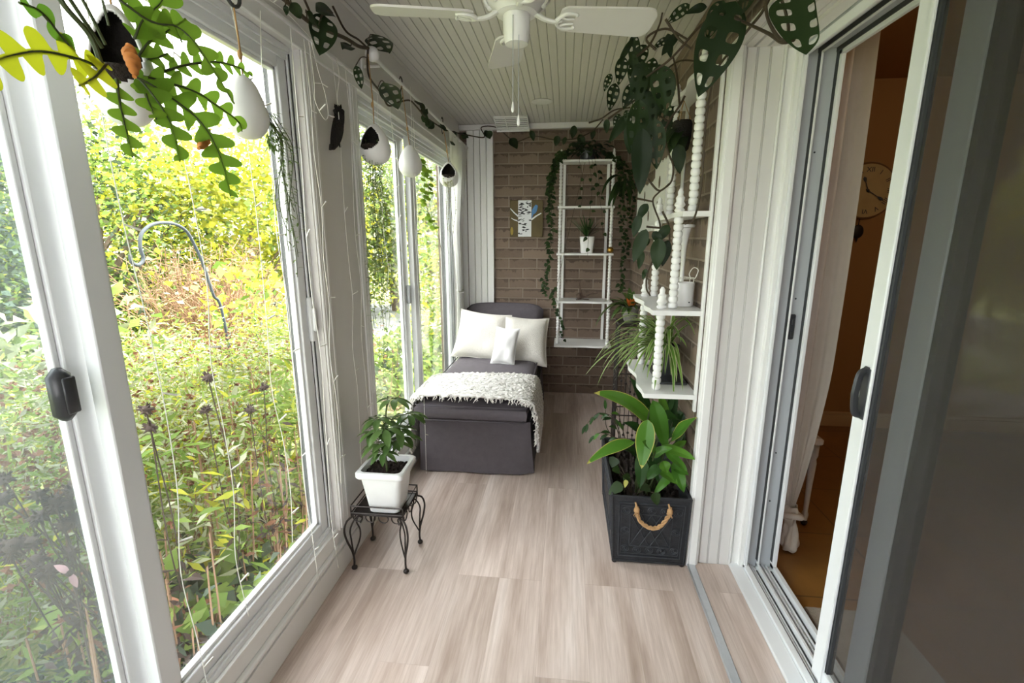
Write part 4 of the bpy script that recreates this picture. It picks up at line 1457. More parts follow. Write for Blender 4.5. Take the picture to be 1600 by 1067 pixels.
vt = thing('ceiling_vent', 'white louvred air vent at the ceiling edge above the back brick wall', 'vent', (-.455, 4.1, 2.31))
VA = Matrix.Rotation(math.radians(-13), 4, 'X'); VA.translation = Vector((-.455, 4.10, 2.325))
part(MB().box(-.13, .13, -.10, .10, -.001, .004, mat=VA), 'backing', 'vent_dark', vt)
b = MB()
b.box(-.137, .137, -.115, -.095, -.008, .004, .002, mat=VA); b.box(-.137, .137, .085, .115, -.010, .004, .002, mat=VA)
b.box(-.137, .137, .108, .115, -.022, .004, .002, mat=VA)
for k in range(4):
    x = -.137 + .266 * k / 3
    b.box(x, x + .008, -.10, .09, -.008, .003, .001, mat=VA)
b.box(-.06, .06, .09, .125, .0, .02, mat=VA)
part(b, 'frame', 'white_trim', vt)
for k in range(6):
    y = -.085 + .030 * k
    part(MB().box(-.132, .132, y, y + .012, -.006, -.001, mat=VA), 'louvre', 'white_trim', vt)
b = MB().lathe([(.001, ZC - .001), (.070, ZC - .001), (.074, ZC - .004), (.070, ZC - .006), (.060, ZC - .004), (.001, ZC - .004)], (-.187, 3.60, 0), 32)
tag(b.build('ceiling_cover_plate', 'white_paint'), 'flat round white cover plate on the ceiling before the vent', 'cover plate')

# ================================================================ CURTAIN ROD, CURTAIN, STRING LIGHTS
rod = thing('curtain_rod', 'white curtain rod with round finial above the farther window', 'curtain rod', (-.84, 3.2, 2.165))
part(MB().tube([(-.84, 2.20, 2.178), (-.84, 4.18, 2.155)], .0085, 10), 'pole', 'white_trim', rod)
b = MB().ball((-.84, 2.165, 2.185), .030, 18)
b.tube([(-.84, 2.185, 2.18), (-.84, 2.21, 2.178)], .013, 10)
part(b, 'finial', 'ceramic', rod)
for y in (2.25, 3.95):
    b = MB().tube([(-.925, y, 2.165), (-.84, y, 2.165)], .006, 8)
    b.box(-.925, -.915, y - .015, y + .015, 2.13, 2.20, .003)
    part(b, 'bracket', 'white_trim', rod)
cu = thing('window_curtain', 'white sheer curtain gathered at the far end of the farther window', 'curtain', (-.84, 4.0, .4))
b = MB()
def curt(u, v):
    z = 2.16 - 2.02 * v
    g = .42 + .58 * abs((v - .60) / .60) ** 1.2 if v < .6 else .42 + .35 * (v - .6) / .4
    y = 4.17 - (1 - u) * .62 * g
    x = -.842 - .055 * min(1, v * 3) + .013 * math.sin(u * 22 + 1.1 * v) * (1 - .45 * min(1, v * 3))
    return (x, y, z)
b.grid(curt, 60, 30)
part(b, 'drape', 'sheer', cu, recalc=False, ang=0)
part(MB().tube(catmull([(-.912, 4.16, .98), (-.885, 4.10, .955), (-.878, 4.02, .96), (-.89, 3.96, .965), (-.912, 3.98, .98)], 6), .009, 8), 'tieback', 'sheer', cu)

random.seed(31)
fl = thing('fairy_lights', 'white fairy light string trailing in strands down both garden windows', 'string lights', (-.91, 1.5, 2.1))
strands = [(.10, 1.9, .30), (.42, 2.0, .25), (.915, 2.06, .22), (1.10, 2.06, .34), (1.345, 2.06, .40), (1.46, 2.06, .16), (1.62, 2.08, .10), (1.72, 2.08, .42), (1.93, 2.08, .40), (2.02, 2.08, .12), (2.35, 2.1, 1.0), (2.55, 2.1, 1.3), (2.90, 2.1, .9)]
nb = 0
wires = []
for (y, zt_, zb_) in strands:
    pts = []
    k = 9
    for i in range(k + 1):
        z = zt_ + (zb_ - zt_) * i / k
        pts.append(Vector((-.905 + random.uniform(-.006, .012) if z > .22 else -.893, y + random.uniform(-.012, .012), z)))
    P = catmull(pts, 5)
    wires.append(P)
top = []
for i, P in enumerate(wires):
    top.append(P[0])
wires.append(catmull([Vector((-.90, y, 2.10 + .02 * math.sin(y * 9))) for y in [0, .3, .6, .9, 1.1, 1.3, 1.45, 1.6, 1.72, 1.93, 2.1, 2.35, 2.6, 2.9]], 5))
# the loop near the end of the nearer window
wires.append(catmull([Vector((-.895, 1.73, 2.08)), Vector((-.89, 1.735, 1.95)), Vector((-.885, 1.72, 1.89)), Vector((-.88, 1.765, 1.84)), Vector((-.88, 1.80, 1.86)), Vector((-.885, 1.80, 1.93)), Vector((-.89, 1.77, 2.0)), Vector((-.895, 1.745, 2.09))], 6))
# strand hanging in front of the chaise foot
wires.append(catmull([Vector((-.80, 2.55, 2.165)), Vector((-.79, 2.50, 1.4)), Vector((-.775, 2.48, .9)), Vector((-.772, 2.47, .6)), Vector((-.775, 2.48, .35)), Vector((-.785, 2.50, .06))], 8))
for P in wires:
    w_ = MB().tube(P, .0012, 5)
    part(w_, 'wire', 'cord_white', fl)
    for k in range(6, len(P), 9 if len(P) > 40 else 7):
        if nb >= 90: break
        a = random.uniform(-1.0, 1.6)
        d = Vector((.35 * random.random(), math.cos(a), .45 * math.sin(a) - .1)).normalized()
        bl = MB().tube([P[k], P[k] + d * .012, P[k] + d * .032], [.0016, .0024, .0026], 6)
        part(bl, 'bulb', 'cord_white', fl); nb += 1

# ================================================================ HANGING EGG PLANTERS, CAT
def egg(name, label, c, rx, h, face, cords, opening=True, plantf=None, tiltm=None, top_to=None, tone='ceramic'):
    """egg shell: c is the centre of the base, face the compass direction of the opening"""
    c = Vector(c)
    t = thing(name, label, 'hanging planter', c, 'egg shaped hanging planters')
    T_ = tiltm or Matrix.Identity(3)
    n1, n2 = 52, 64
    def pt_(i, j, s=1.0):
        u = i / n1; th_ = PI * u
        z = h * (1 - math.cos(th_)) / 2
        r = rx * math.sin(th_) ** .92 * (1.0 + .30 * math.cos(th_) * (1 - .25 * math.cos(th_)))
        a = 2 * PI * j / n2
        q = Vector((r * s * math.cos(a), r * s * math.sin(a), h / 2 + (z - h / 2) * s))
        return c + T_ @ q
    b = MB()
    V = [pt_(i, j) for i in range(n1 + 1) for j in range(n2)]
    F = []
    for i in range(n1):
        for j in range(n2):
            a = 2 * PI * (j + .5) / n2 - face
            a = (a + PI) % (2 * PI) - PI
            zc = (1 - math.cos(PI * (i + .5) / n1)) / 2
            if opening and (a / .95) ** 2 + ((zc - .63) / .30) ** 2 < 1: continue
            F.append((i * n2 + j, i * n2 + (j + 1) % n2, (i + 1) * n2 + (j + 1) % n2, (i + 1) * n2 + j))
    b.add(V, F)
    sh = part(b, 'shell', [tone, 'dark_fibre'] if opening else tone, t, recalc=False, ang=0)
    sm_ = sh.modifiers.new('thickness', 'SOLIDIFY'); sm_.thickness = .004; sm_.offset = -1; sm_.material_offset = 1 if opening else 0
    if opening:
        b = MB()
        b.add([pt_(i, j, .9) for i in range(26) for j in range(n2)], [(i * n2 + j, i * n2 + (j + 1) % n2, (i + 1) * n2 + (j + 1) % n2, (i + 1) * n2 + j) for i in range(25) for j in range(n2)] + [tuple(25 * n2 + j for j in range(n2))])
        part(b, 'soil', 'soil', t, recalc=False)
    tp_ = c + T_ @ Vector((0, 0, h))
    b = MB()
    topz = top_to or Vector((tp_.x, tp_.y, 2.15))
    for k in range(cords):
        o_ = Vector((random.uniform(-.006, .006), random.uniform(-.006, .006), 0))
        b.tube([tp_ - Vector((0, 0, .004)), tp_.lerp(topz, .3) + o_, topz], .0018, 5)
    b.ball(tp_.lerp(topz, .28), (.006, .006, .012), 8)
    part(b, 'cord', 'jute', t)
    return t


def ctr(px, py, X): return at(px, py, X=X)


def trail(mbs, mbl, p0, z1, sway, nleaf, L, W, shape='lance', mi=0, rs=.0012, out=None):
    n = 9
    pts = [Vector(p0)]
    ph = random.uniform(0, 6)
    o_ = Vector(out or (0, 0, 0))
    for i in range(1, n + 1):
        f_ = i / n
        pts.append(Vector((p0[0] + o_.x * min(1, f_ * 4) + sway * math.sin(ph + f_ * 5) * f_ ** .5, p0[1] + o_.y * min(1, f_ * 4) + sway * math.cos(ph * 1.7 + f_ * 4) * f_ ** .5, p0[2] + (z1 - p0[2]) * f_ ** 1.05)))
    P = catmull(pts, 4)
    mbs.tube(P, rs, 4)
    for k in range(nleaf):
        f_ = (k + random.random()) / nleaf
        q = P[min(len(P) - 1, int(f_ * (len(P) - 1)))]
        a = random.uniform(0, 2 * PI)
        mbl.leaf(q, (math.cos(a), math.sin(a), random.uniform(-.5, .3)), (0, 0, 1), L * random.uniform(.6, 1.1), W * random.uniform(.7, 1.1), .6, shape, 3 if shape == 'lance' else 5, 1, .2, mi=mi)


random.seed(44)
# 1: fishbone cactus pot near the viewpoint
c1 = at(203, 190, X=-.80)
t1_ = egg('hanging_planter', 'white egg planter nearest the viewpoint holding the fishbone cactus', (c1.x, c1.y, 1.618), .050, .200, 5.35, 3, True, top_to=Vector((c1.x + .01, c1.y, ZC)))
# fishbone cactus
def ricrac(mb, pts, w0, pitch, mi=0, t0=.3, end=.45):
    P = catmull(pts, 10)
    Ls = [0]
    for i in range(1, len(P)): Ls.append(Ls[-1] + (P[i] - P[i - 1]).length)
    tot = Ls[-1]; n = max(40, int(tot / pitch * 16))
    rows = []
    k = 0
    for i in range(n + 1):
        s = tot * i / n
        while k < len(P) - 2 and Ls[k + 1] < s: k += 1
        f_ = (s - Ls[k]) / max(1e-6, Ls[k + 1] - Ls[k])
        p = P[k].lerp(P[k + 1], f_); tg = (P[k + 1] - P[k]).normalized()
        view = (EYE - p).normalized()
        view = (view + Vector((.35, .1, .2))).normalized()
        sd_ = tg.cross(view).normalized()
        u = i / n
        env = (t0 + (1 - t0) * min(1, u / .18)) * (1 - (1 - end) * max(0, (u - .7) / .3))
        def lobe(ph): 
            q = (s / pitch + ph) % 1.0
            return .13 + (.87 * math.sin(PI * q / .72) ** .5 if q < .72 else 0)
        a = w0 * env * lobe(0); c_ = w0 * env * lobe(.5)
        nn = sd_.cross(tg)
        lean = tg * .38
        rows.append((p + sd_ * a + nn * a * .18 + lean * a, p + sd_ * a * .12 + nn * .0016, p - sd_ * c_ * .12 + nn * .0016, p - sd_ * c_ + nn * c_ * .18 + lean * c_))
    mb.tube([P[i] for i in range(0, len(P), 2)] + [P[-1]], [.0028, .0014], 6, mi=2)
    V = [q for r_ in rows for q in r_]
    mb.add(V, [(i * 4 + j, i * 4 + j + 1, i * 4 + j + 5, i * 4 + j + 4) for i in range(n) for j in range(3)], mi)
CX = -.74
def cp(pts, dx=0): 
    k = len(pts) - 1
    return [at(px, py, X=CX + dx * i / max(1, k)) for i, (px, py) in enumerate(pts)]
fc = thing('fishbone_cactus', 'fishbone cactus with zigzag stems spilling from the nearest egg planter', 'plant', (c1.x, c1.y, 1.74))
lf = MB()
PIT = .046
ricrac(lf, cp([(160, 106), (120, 92), (70, 81), (30, 84), (-5, 94), (-40, 110)], .02), .029, PIT * .9, 1, .25, .9)
ricrac(lf, cp([(120, 88), (88, 48), (62, 18), (30, 4)], .04), .012, .05, 0, .25, 1.4)
ricrac(lf, cp([(210, 120), (243, 137), (297, 175), (324, 205), (341, 238), (351, 268), (360, 306)], .10), .034, PIT * .85, 0, .5, .35)
ricrac(lf, cp([(215, 118), (250, 126), (304, 143), (341, 167), (371, 189), (378, 205)], .03), .026, PIT * .85, 0, .5, .4)
ricrac(lf, cp([(255, 112), (294, 101), (337, 97), (371, 105), (394, 119)], -.02), .022, PIT * .85, 0, .5, .3)
ricrac(lf, cp([(186, 0), (236, 34), (276, 42), (304, 67), (337, 115), (366, 162)], .08), .024, PIT * .8, 0, .8, .06)
ricrac(lf, cp([(182, 124), (187, 162), (196, 202), (207, 245)], .08), .020, PIT * .8, 0, .3, .55)
ricrac(lf, cp([(214, 120), (238, 148), (258, 178), (270, 205), (281, 252)], .09), .026, PIT * .9, 0, .6, .35)
ricrac(lf, cp([(166, 100), (148, 120), (124, 134)], .04), .026, PIT * .9, 1, .4, .6)
ricrac(lf, cp([(216, 88), (236, 62), (262, 48), (290, 30)], .02), .026, PIT * .9, 0, .5, .6)
ricrac(lf, cp([(210, 60), (224, 30), (250, 5), (262, -20)], .02), .030, PIT, 0, .8, .8)
ricrac(lf, cp([(222, 128), (232, 160), (244, 186)], .05), .022, PIT * .9, 0, .6, .5)
ricrac(lf, cp([(230, 92), (250, 88), (262, 84)], .0), .020, PIT * .8, 0, .5, .6)
part(lf, 'stem', ['leaf_cactus', 'leaf_cactus_yellow', 'stem_green'], fc, recalc=False, ang=0)
b = MB()
for pts, r_ in (([(160, 75), (130, 30), (100, -15)], .003), ([(165, 70), (140, 20), (118, -20)], .0025), ([(158, 100), (140, 55), (100, 8), (88, -20)], .004), ([(170, 40), (160, 0)], .002)):
    b.tube(catmull(cp(pts), 5), r_, 6)
part(b, 'aerial_stem', 'stem_green', fc)
for pts in ([(202, 70), (205, 90), (211, 120)], [(326, 203), (320, 218), (312, 232)]):
    b = MB()
    P = catmull(cp(pts, .06), 10)
    b.tube([q + Vector((random.uniform(-.002, .002), random.uniform(-.002, .002), 0)) for q in P], [.002 + (.007 + .003 * math.sin(i * 1.9)) * math.sin(PI * min(1, (i + 1) / 22)) for i in range(len(P))], 10)
    part(b, 'withered_bloom', 'dead_orange', fc, 'withered orange bloom')

# 2: second egg, seen from its closed side
c2 = at(390, 218, X=-.80)
t2_ = egg('hanging_planter', 'second egg planter from the viewpoint, plain side showing, wiry plant trailing', (c2.x, c2.y, 1.662), .049, .150, 1.0, 2, True, top_to=Vector((c2.x, c2.y - .005, 1.965)))
stm = MB(); lf = MB()
for i in range(9):
    trail(stm, lf, (c2.x + random.uniform(0, .03), c2.y + .055 + random.uniform(-.01, .02), 1.74), random.uniform(1.30, 1.52), .018, 26, .026, .006, 'lance', out=(.02, .035, 0))
for i in range(60):
    lf.leaf((c2.x + random.uniform(0, .04), c2.y + .06 + random.uniform(-.01, .02), 1.68 + random.uniform(-.03, .03)), (random.uniform(-.5, .8), random.uniform(-.4, 1), random.uniform(-1, .3)), (0, 0, 1), .03, .006, .5, 'lance', 3, 1)
part(stm, 'vine', 'stem_green', t2_)
part(lf, 'foliage', 'leaf_trail', t2_, recalc=False, ang=0)
hk = MB()
hk.tube([(c2.x, c2.y - .005 + .026 * math.cos(a), 1.985 + .026 * math.sin(a)) for a in [2 * PI * k / 20 for k in range(21)]], .0045, 8)
o = hk.build('hanging_ring', 'rubber', None); tag(o, 'black ring holding the second egg planter near the window top', 'ring')
part(MB().tube([(c2.x, c2.y - .005, 2.01), (c2.x, c2.y - .005, ZC)], .0015, 5), 'cord', 'jute', o)

# 3: egg with string foliage
c3 = at(588, 257, X=-.82)
t3_ = egg('hanging_planter', 'egg planter with a long green curtain of string foliage by the post', (c3.x, c3.y, 1.725), .062, .165, 4.45, 3, True, top_to=Vector((-.84, c3.y + .03, 2.168)), tone='ceramic')
stm = MB(); lf = MB()
for i in range(24):
    trail(stm, lf, (c3.x + random.uniform(-.04, .03), c3.y - .030 + random.uniform(-.03, .05), 1.80 + random.uniform(-.03, .03)), random.uniform(.95, 1.5) if i > 6 else random.uniform(.75, 1.0), .024, 34, .020, .008, 'lance', rs=.0007, out=(-.01, random.uniform(-.01, .05), 0))
part(stm, 'vine', 'wire_green', t3_)
part(lf, 'foliage', 'leaf_trail', t3_, recalc=False, ang=0)
# 4: closed side, coin leaves
c4 = at(642, 277, X=-.82)
t4_ = egg('hanging_planter', 'white egg planter with round coin leaves trailing before the farther window', (c4.x, c4.y, 1.73), .058, .160, 1.0, 2, True, top_to=Vector((-.838, c4.y - .03, 2.165)))
stm = MB(); lf = MB()
P = catmull([at(655, 255, X=-.80), at(662, 262, X=-.80), at(664, 300, X=-.80), at(670, 335, X=-.80), at(684, 365, X=-.80), at(690, 392, X=-.80)], 8)
stm.tube(P, .0014, 5)
P2 = catmull([at(656, 255, X=-.81), at(668, 270, X=-.81), at(670, 310, X=-.81), at(676, 345, X=-.81)], 8)
stm.tube(P2, .0012, 5)
for PP, n_ in ((P, 44), (P2, 26)):
    for i in range(n_):
        q = PP[int(random.random() ** .8 * (len(PP) - 10))]
        a = random.uniform(0, 2 * PI)
        lf.leaf(q, (math.cos(a), math.sin(a), random.uniform(-.6, .1)), (.5, -.5, .6), .034, .032, .4, 'round', 5, 2, .05)
for i in range(10):
    lf.leaf(P[2] + Vector((random.uniform(-.02, .02), random.uniform(-.03, .03), random.uniform(-.02, .03))), (random.uniform(-.5, .5), random.uniform(-.5, .5), -.3), (.5, -.6, .6), .036, .036, .4, 'round', 5, 2, .05)
part(stm, 'vine', 'stem_green', t4_)
part(lf, 'foliage', 'leaf_round', t4_, recalc=False, ang=0)
# 5: far small egg
c5 = at(702, 296, X=-.80)
t5_ = egg('hanging_planter', 'smallest egg planter, farthest from the viewpoint, with thin beaded trailers', (c5.x, c5.y, 1.755), .062, .165, 4.9, 2, True, top_to=Vector((-.838, c5.y + .02, 2.16)))
stm = MB(); lf = MB()
for i in range(9):
    trail(stm, lf, (c5.x + random.uniform(-.03, .04), c5.y - .05, 1.80), random.uniform(1.25, 1.5), .012, 26, .010, .008, 'round', rs=.0007, out=(.01, -.02, 0))
for i in range(40):
    lf.leaf((c5.x + random.uniform(-.03, .035), c5.y - .055, 1.80 + random.uniform(-.03, .015)), (random.uniform(-1, 1), -1, random.uniform(-1, .5)), (0, 0, 1), .016, .008, .5, 'lance', 3, 1)
part(stm, 'vine', 'stem_brown', t5_)
part(lf, 'foliage', 'leaf_cream', t5_, recalc=False, ang=0)
# s-hooks on the rod
for (yy, nm) in ((c4.y - .03, 'dark metal S hook on the curtain rod above the coin leaf planter'), (c5.y + .02, 'dark metal S hook on the curtain rod above the farthest egg planter')):
    P = [(-.84 + .0, yy + .020 * math.sin(a), 2.145 + .03 * (1 if k < 9 else -1) + .022 * math.cos(a) * 1) for k, a in enumerate([])]
    P = catmull([(-.84, yy - .02, 2.19), (-.84, yy - .005, 2.205), (-.84, yy + .016, 2.195), (-.84, yy + .01, 2.165), (-.84, yy - .012, 2.14), (-.84, yy - .02, 2.115), (-.84, yy - .005, 2.10), (-.84, yy + .015, 2.115)], 6)
    tag(MB().tube(P, .003, 7).build('s_hook', 'iron'), nm, 'hook')

cat = thing('cat_ornament', 'black stretched cat ornament hanging upside down on the post between windows', 'ornament', at(526, 234, X=-.90))
b = MB()
pp = lambda px, py: at(px, py, X=-.905)
b.tube(catmull([pp(528, 170), pp(530, 180), pp(527, 200), pp(524, 222), pp(520, 233)], 6), [.016, .022, .024, .024, .023, .022, .022, .023, .024, .025, .026, .026, .027, .028, .028, .027, .026, .024, .022, .020, .018, .016, .014, .012, .010], 10, flat=.42)
b.tube([pp(530, 222), pp(532, 230)], [.010, .006], 8, flat=.5); b.tube([pp(518, 226), pp(516, 234)], [.010, .006], 8, flat=.5)
part(b, 'body', 'dark_fibre', cat)
b = MB().ball(pp(528, 172), (.010, .022, .020), 10)
b.tube([pp(524, 168), pp(523, 162)], [.006, .001], 6); b.tube([pp(532, 168), pp(533, 163)], [.006, .001], 6)
part(b, 'head', 'dark_fibre', cat)
part(MB().tube(catmull([pp(528, 168), pp(527, 150), pp(530, 120), pp(526, 90)], 5), .0016, 5), 'cord', 'cord_white', cat)

# ================================================================ VINES ALONG THE ROD, BACK WALL AND RIGHT CORNER
random.seed(77)
vine = thing('window_vine', 'monstera vine trained along the curtain rod and across the back wall', 'vine', (-.84, 2.5, 2.2))
stm = MB()
V1 = [at(430, -12, X=-.83), at(452, 6, X=-.83), at(480, 32, X=-.84), at(510, 47, X=-.84), at(540, 60, X=-.84), at(560, 72, X=-.84), at(575, 75, X=-.84)]
V2 = [at(575, 75, X=-.845), at(574, 100, X=-.85), at(578, 122, X=-.85), at(596, 146, X=-.85), at(607, 165, X=-.85), at(622, 160, X=-.845), at(640, 157, X=-.845), at(652, 168, X=-.845), at(664, 182, X=-.845), at(678, 192, X=-.845), at(694, 202, X=-.845), at(712, 207, X=-.84), at(725, 210, X=-.83)]
V3 = [at(725, 210, X=-.83), Vector((-.70, 4.20, 2.24)), at(752, 199, Y=4.20), at(775, 199, Y=4.20), at(795, 215, Y=4.22), at(806, 222, Y=4.23), at(835, 213, Y=4.23), at(870, 219, Y=4.22), at(900, 216, Y=4.18), at(925, 205, Y=4.1), at(942, 187, Y=3.9)]
for pts, r_ in ((V1, .007), (V2, .0045), (V3, .0045), ([at(520, 10, X=-.84), at(540, 48, X=-.84), at(560, 62, X=-.84), at(575, 76, X=-.84)], .004), ([at(476, 0, X=-.83), at(490, 30, X=-.835), at(505, 50, X=-.84)], .004)):
    stm.tube(catmull(pts, 6), r_, 7)
# (base px, tip px, width px ratio, Xplane, holes)
lf = MB()


def pxleaf(mb, bp, tp, wr, X=None, Y=None, holes=True, droop=.3, mi=0, sh='ovate', stem=None, nh=4, nu=14, fold=.15, dY=0.0):
    if X is not None: A, T = at(*bp, X=X), at(*tp, X=X)
    else: A, T = at(*bp, Y=Y), at(*tp, Y=Y + dY)
    L = (T - A).length
    d = (T - A) + Vector((0, 0, droop * L * .35))
    view = (EYE - A).normalized()
    up = view + Vector((random.uniform(-.35, .35), random.uniform(-.2, .2), random.uniform(.0, .5)))
    mb.leaf(A, d, up, L * 1.04, L * wr, droop, sh, nu, nh, fold, holes=holes, mi=mi, wave=.003)
    if stem is not None:
        S = at(*stem[:2], X=X, Y=Y)
        stm.tube(catmull([S, S.lerp(A, .55) + Vector((0, 0, .015)), A], 5), .0022, 5)


for bp, tp, wr, hl, sx in (((508, 24), (500, 84), .62, True, (498, 40)), ((520, 20), (494, 16), .5, False, (500, 30)), ((548, 72), (536, 76), .7, False, (555, 70)), ((581, 54), (607, 80), .6, True, (575, 72)), ((556, 102), (565, 138), .45, True, (575, 90)),
                           ((600, 128), (622, 168), .52, True, (590, 138)), ((455, 4), (470, 28), .7, False, (450, 5)), ((446, 8), (448, 24), .6, False, (450, 4)), ((478, 20), (498, 42), .4, False, (480, 30))):
    pxleaf(lf, bp, tp, wr, X=-.80, holes=hl, stem=sx)
for px, py in ((655, 162), (662, 186), (668, 170), (672, 188), (678, 192), (688, 196), (694, 200), (694, 196), (713, 206), (728, 209), (708, 222), (651, 158), (668, 180)):
    A = at(px, py, X=-.83); a = random.uniform(0, 6)
    lf.leaf(A, (math.cos(a) * .5, math.sin(a), -.4), (.6, -.6, .4), .05, .05, .4, 'round', 5, 2, .1)
for bp, tp, wr in (((764, 204), (766, 216), .9), ((757, 204), (766, 217), .6), ((722, 209), (732, 215), .6), ((797, 216), (808, 232), .8), ((830, 204), (834, 220), .55), ((872, 212), (868, 228), .7), ((898, 196), (894, 216), .6), ((905, 210), (912, 230), .6), ((884, 214), (880, 226), .6), ((928, 202), (925, 218), .55)):
    pxleaf(lf, bp, tp, wr, Y=4.17, holes=False)
part(stm, 'stem', 'stem_brown', vine)
part(lf, 'foliage', 'leaf_monstera', vine, recalc=False, ang=0, sub=1)

mon = thing('monstera', 'large dark monstera climbing over the corner shelf with holed leaves', 'plant', (.48, 2.3, 2.05))
stm = MB(); lf = MB()
MS = [([(1240, 62), (1222, 66), (1200, 52), (1165, 36), (1130, 22), (1090, 45)], 0), ([(1195, -10), (1200, 30), (1220, 62), (1232, 48), (1225, 10), (1215, -10)], 0), ([(1205, -8), (1190, 20), (1170, 45), (1150, 70), (1120, 110), (1105, 170), (1100, 230), (1096, 290), (1085, 340), (1070, 350)], 1.9),
      ([(1180, -5), (1140, 10), (1095, 40), (1050, 90), (1010, 120)], 1.95), ([(950, 186), (975, 168), (1000, 150), (1030, 120), (1060, 96), (1095, 96)], 2.35), ([(1070, 150), (1062, 165), (1045, 190), (1038, 210), (1045, 240), (1052, 260), (1048, 285), (1030, 300), (1020, 315), (1030, 345), (1032, 360)], 2.15), ([(1000, 165), (1020, 175), (1045, 190)], 2.2),
      ([(1012, 280), (1030, 298), (1048, 285)], 2.15), ([(995, 310), (1020, 315)], 2.15), ([(1010, 354), (1048, 358)], 2.1), ([(1032, 360), (1025, 395), (1012, 425), (1010, 450), (1016, 462)], 2.12), ([(1035, 330), (1045, 355), (1046, 400)], 2.12), ([(1062, 165), (1058, 120), (1052, 90)], 2.2), ([(920, 192), (940, 185), (960, 172), (985, 168)], 3.0), ([(995, 88), (1015, 70), (1030, 40), (1035, 20)], 2.1), ([(1025, 78), (1010, 60), (1040, 45), (1075, 62)], 2.1), ([(1040, 30), (1060, 60), (1080, 76)], 2.05)]
for pts, yy in MS:
    P = [at(px, py, Y=yy) if yy else at(px, py, X=.535) for px, py in pts]
    P = [at(*pts[i], X=XR - .012) if q.x > XR - .012 else q for i, q in enumerate(P)]
    stm.tube(catmull(P, 6), [.0050, .0036], 6)
big = [((1150, 2), (1092, 146), .50, 1.75, True), ((1242, -12), (1260, 80), .72, 0, True), ((1078, 8), (1042, 36), .42, 2.1, True), ((1060, 52), (1034, 86), .42, 2.1, False), ((1010, 70), (984, 118), .5, 2.15, True), ((990, 60), (965, 102), .22, 2.3, False),
       ((1005, 95), (992, 170), .42, 2.1, True), ((1000, 155), (990, 245), .42, 2.05, True), ((1030, 100), (1040, 178), .50, 2.05, True), ((1020, 90), (1012, 140), .5, 2.2, True), ((1035, 105), (1052, 150), .5, 2.25, True), ((1022, 185), (1026, 262), .44, 2.0, True), ((1004, 200), (1000, 300), .34, 1.98, False), ((985, 190), (984, 240), .42, 2.1, False),
       ((975, 88), (966, 132), .5, 2.3, True), ((962, 130), (952, 172), .5, 2.4, True), ((990, 130), (974, 170), .5, 2.25, True), ((968, 178), (960, 200), .6, 2.6, True), ((948, 186), (948, 208), .5, 2.8, False), ((978, 172), (985, 198), .5, 2.4, True), ((1000, 170), (1018, 215), .45, 2.2, True), ((955, 115), (944, 142), .45, 2.5, True), ((1010, 120), (1000, 160), .5, 2.3, True),
       ((1060, 225), (1062, 270), .5, 2.25, False), ((1012, 318), (996, 345), .5, 2.12, False), ((1000, 335), (990, 370), .42, 2.08, False), ((1010, 358), (990, 408), .40, 2.05, False), ((1020, 362), (1034, 380), .6, 2.06, False), ((1030, 372), (1026, 420), .50, 2.02, False), ((1044, 375), (1035, 415), .42, 2.05, False), ((1004, 392), (998, 420), .4, 2.1, False), ((1010, 420), (1004, 436), .5, 2.12, False), ((1046, 352), (1026, 378), .5, 2.08, False), ((1014, 372), (1002, 388), .6, 2.1, False),
       ((1130, 0), (1105, 60), .5, 1.9, True), ((1105, 10), (1072, 20), .4, 2.0, False), ((1045, 60), (1020, 76), .4, 2.2, True), ((1185, -20), (1150, 8), .5, 0, True)]
for i in range(14):
    bx_, by_ = random.uniform(960, 1058), random.uniform(40, 200)
    if by_ < 90 and bx_ < 985: continue
    ln = random.uniform(38, 75); an = random.uniform(.25, -1.1)
    big.append(((bx_, by_), (bx_ + ln * math.sin(an) * .6, by_ + ln * math.cos(an)), random.uniform(.28, .42), random.uniform(2.1, 2.55), random.random() < .7))
for bp, tp, wr, yy, hl in big:
    pxleaf(lf, bp, tp, wr, Y=yy or None, X=None if yy else .535, holes=hl, droop=.35, mi=(1 if bp[1] > 380 and bp[0] < 1012 else 0), nu=17)
for v_i, q in enumerate(lf.v):
    if q[0] > XR - .004: lf.v[v_i] = (XR - .004, q[1], q[2])
part(stm, 'stem', 'stem_brown', mon)
part(lf, 'foliage', ['leaf_monstera', 'leaf_pothos'], mon, recalc=False, ang=0, sub=1)

